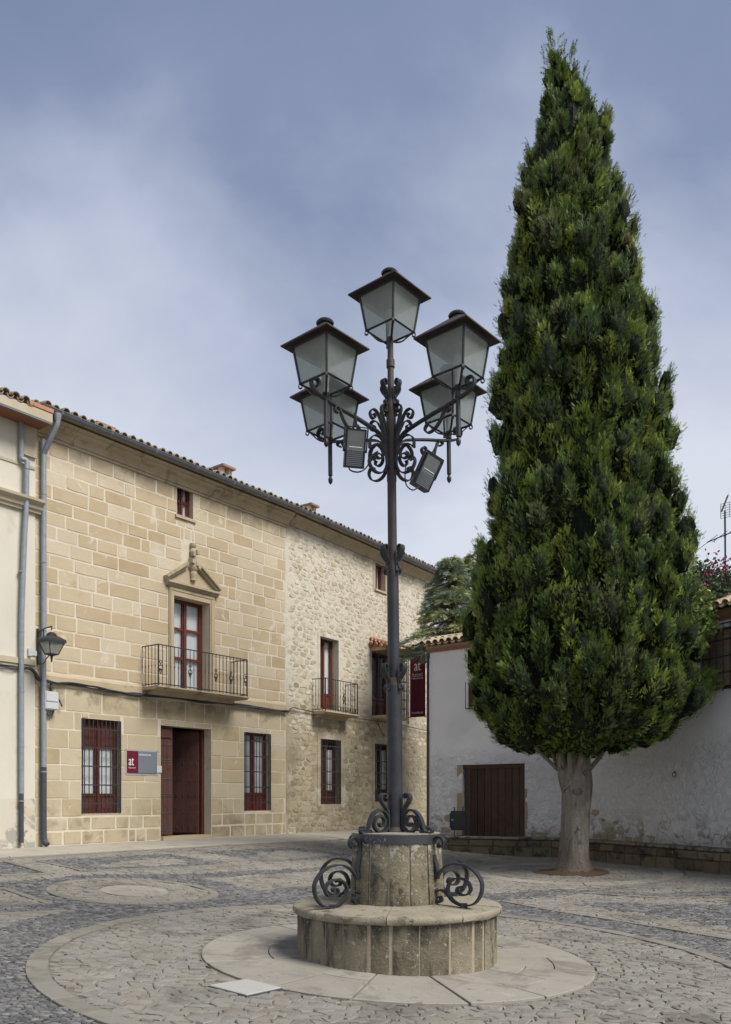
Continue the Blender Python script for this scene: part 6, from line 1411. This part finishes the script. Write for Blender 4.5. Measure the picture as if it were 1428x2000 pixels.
def conifer(x, y, z0, z1, rbase, seed, label, cols, left_bias=0.0, nb=120):
    r_ = np.random.RandomState(seed); t = thing('conifer', label, 'tree', (x, y, float(gz(x, y))))
    tk = MB(); tk.tube([(x, y, float(gz(x, y)) - .1), (x + .05, y, (z0 + z1) / 2), (x, y, z1 - .2)], [.2, .13, .03], 10); br = tk
    P = []; D = []; T = []; Ln = []
    for k in range(nb):
        f = (k + r_.rand()) / nb; zb = z0 + (z1 - z0) * f; ang = r_.uniform(0, 6.283); L_ = rbase * (1 - f) ** .75 * r_.uniform(.65, 1.1) + .15
        if math.cos(ang) < 0: L_ *= 1 + left_bias
        pts = [(x + math.cos(ang) * L_ * u, y + math.sin(ang) * L_ * u, zb + L_ * (.18 * u - .38 * u * u)) for u in np.linspace(0, 1, 6)]
        br.tube(pts, list(np.linspace(.03, .008, 6)), 5); col = cols[r_.randint(len(cols))]
        m = int(60 + L_ * 85); u = r_.rand(m) ** .6; pu = np.array([np.interp(u, np.linspace(0, 1, 6), [p[c] for p in pts]) for c in range(3)]).T
        side = np.array((-math.sin(ang), math.cos(ang), 0)); sp = r_.normal(0, .17, m) * (1.15 - u * .7) * (.5 + L_ * .4)
        pu = pu + side * sp[:, None] + np.array((0, 0, 1)) * (-np.abs(sp) * .35 + r_.normal(0, .04, m))[:, None]; P.append(pu)
        dd = np.array((math.cos(ang), math.sin(ang), -.15)) * .8 + side * np.sign(sp)[:, None] * .6 + r_.normal(0, .3, (m, 3)); D.append(dd); T.append(np.tile(col, (m, 1)) * r_.uniform(.6, 1.25, (m, 1))); Ln.append(r_.uniform(.12, .24, m))
    br.build('trunk', M['twig'], t, smooth=True)
    P = np.concatenate(P); D = np.concatenate(D); D /= np.linalg.norm(D, axis=1, keepdims=True)
    tri_mesh('crown', fronds(P, D, np.concatenate(Ln), r_, .9, .15), np.concatenate(T), M['leaf'], t)
def at(px, py, Y): return ((px - CX) / FPX * Y, Y, H + (HZ - py) / FPX * Y)
p = at(884, 1290, 25.4); zt_ = at(868, 1100, 25.4)[2]
conifer(p[0], 25.4, 5.9, zt_ + .15, 1.35, 5, 'blue-green conifer leaning over the yard wall beside the banner', [(.27, .32, .22), (.22, .28, .20), (.36, .40, .18), (.18, .23, .15)], .25, 105)
p = at(925, 1290, 26.6)
conifer(p[0], 26.6, 3.8, at(925, 1085, 26.6)[2], 1.5, 6, 'yellow-green conifer behind the yard wall half hidden by the cypress', [(.34, .38, .15), (.28, .33, .16), (.22, .27, .16)], .0)

def leafy(name, label, cat, cpts, cols, n, size, spread, seed, flower=None, stems=None):
    r_ = np.random.RandomState(seed); cpts = np.array(cpts); base = cpts.mean(0); t = thing(name, label, cat, tuple(base))
    i = r_.randint(len(cpts), size=n); P = cpts[i] + r_.normal(0, 1, (n, 3)) * spread; D = r_.normal(0, 1, (n, 3)) + np.array((-.2, -.5, .2)); D /= np.linalg.norm(D, axis=1, keepdims=True); a, b = rot_frames(D, r_)
    LFS = np.array([(0, 0), (.45, .32), (1, 0), (0, 0), (1, 0), (.45, -.32)]); s_ = r_.uniform(.6, 1.2, n) * size
    V = P[:, None] + s_[:, None, None] * (D[:, None] * LFS[None, :, :1] + a[:, None] * LFS[None, :, 1:]); C = np.array(cols)
    tri_mesh('foliage', V, C[r_.randint(len(C), size=n)] * r_.uniform(.65, 1.3, (n, 1)), M['leaf'], t)
    st = MB()
    for _ in range(stems or 8): q = cpts[r_.randint(len(cpts))]; w = cpts[r_.randint(len(cpts))]; st.tube(cr([q + r_.normal(0, .05, 3), (q + w) / 2 + np.array((0, 0, -.1)), w], 3), .012, 5)
    st.build('stems', M['twig'], t, smooth=True)
    if flower:
        fl = MB()
        for c in flower:
            for _ in range(13):
                q = np.array(c) + r_.normal(0, .12, 3); s2 = .045; d1, d2 = r_.normal(0, 1, 3), r_.normal(0, 1, 3); d1 /= np.linalg.norm(d1); d2 -= d1 * d1.dot(d2); d2 /= np.linalg.norm(d2); fl.add([q, q + d1 * s2 + d2 * s2 * .6, q + d1 * s2 * 1.5, q + d1 * s2 - d2 * s2 * .6], [(0, 1, 2, 3)])
        fl.build('blossom', M['pink'], t)
    return t
Yb = 16.9
cp_ = [at(px, py, Yb + dy) for px, py, dy in ((1372, 1140, .2), (1385, 1125, .4), (1400, 1150, .2), (1415, 1130, .5), (1425, 1160, .1), (1440, 1140, .3), (1460, 1150, .2), (1390, 1165, 0), (1410, 1172, 0), (1368, 1155, .2), (1355, 1140, .4), (1365, 1120, .6), (1480, 1140, .4))]
leafy('flowering_shrub', 'pink flowering shrub sprawling over the tiled eaves of the white house', 'shrub', cp_, [(.10, .14, .075), (.13, .17, .10), (.085, .12, .07)], 4200, .09, np.array((.15, .15, .12)), 3, [at(px, py, 16.6) for px, py in ((1378, 1112), (1386, 1108), (1394, 1096), (1376, 1125), (1422, 1108), (1428, 1128), (1408, 1100), (1440, 1110))])
cp_ = [at(px, py, 16.65) for px, py in ((1352, 1165), (1362, 1175), (1345, 1180), (1350, 1190), (1365, 1195), (1372, 1165), (1356, 1205), (1372, 1215), (1380, 1228), (1362, 1235), (1385, 1215), (1348, 1150), (1358, 1245))]
leafy('climbing_plant', 'yellow-green leafy climber hanging over the eaves beside the barred window', 'plant', cp_, [(.26, .33, .10), (.19, .27, .085), (.32, .37, .14)], 1300, .12, np.array((.10, .08, .08)), 4)
# pale stone lying in the soil at the foot of the cypress
q = np.array(gp(1098, 1702)); mb = MB(); mb.lathe([(.02, float(gz(*q)) + .0), (.10, float(gz(*q)) + .01), (.09, float(gz(*q)) + .05), (.03, float(gz(*q)) + .065)], q[0], q[1], 7)
tag(mb.build('loose_stone', M['cap2'], smooth=True), 'pale loose stone in the soil at the foot of the cypress trunk', 'stone')
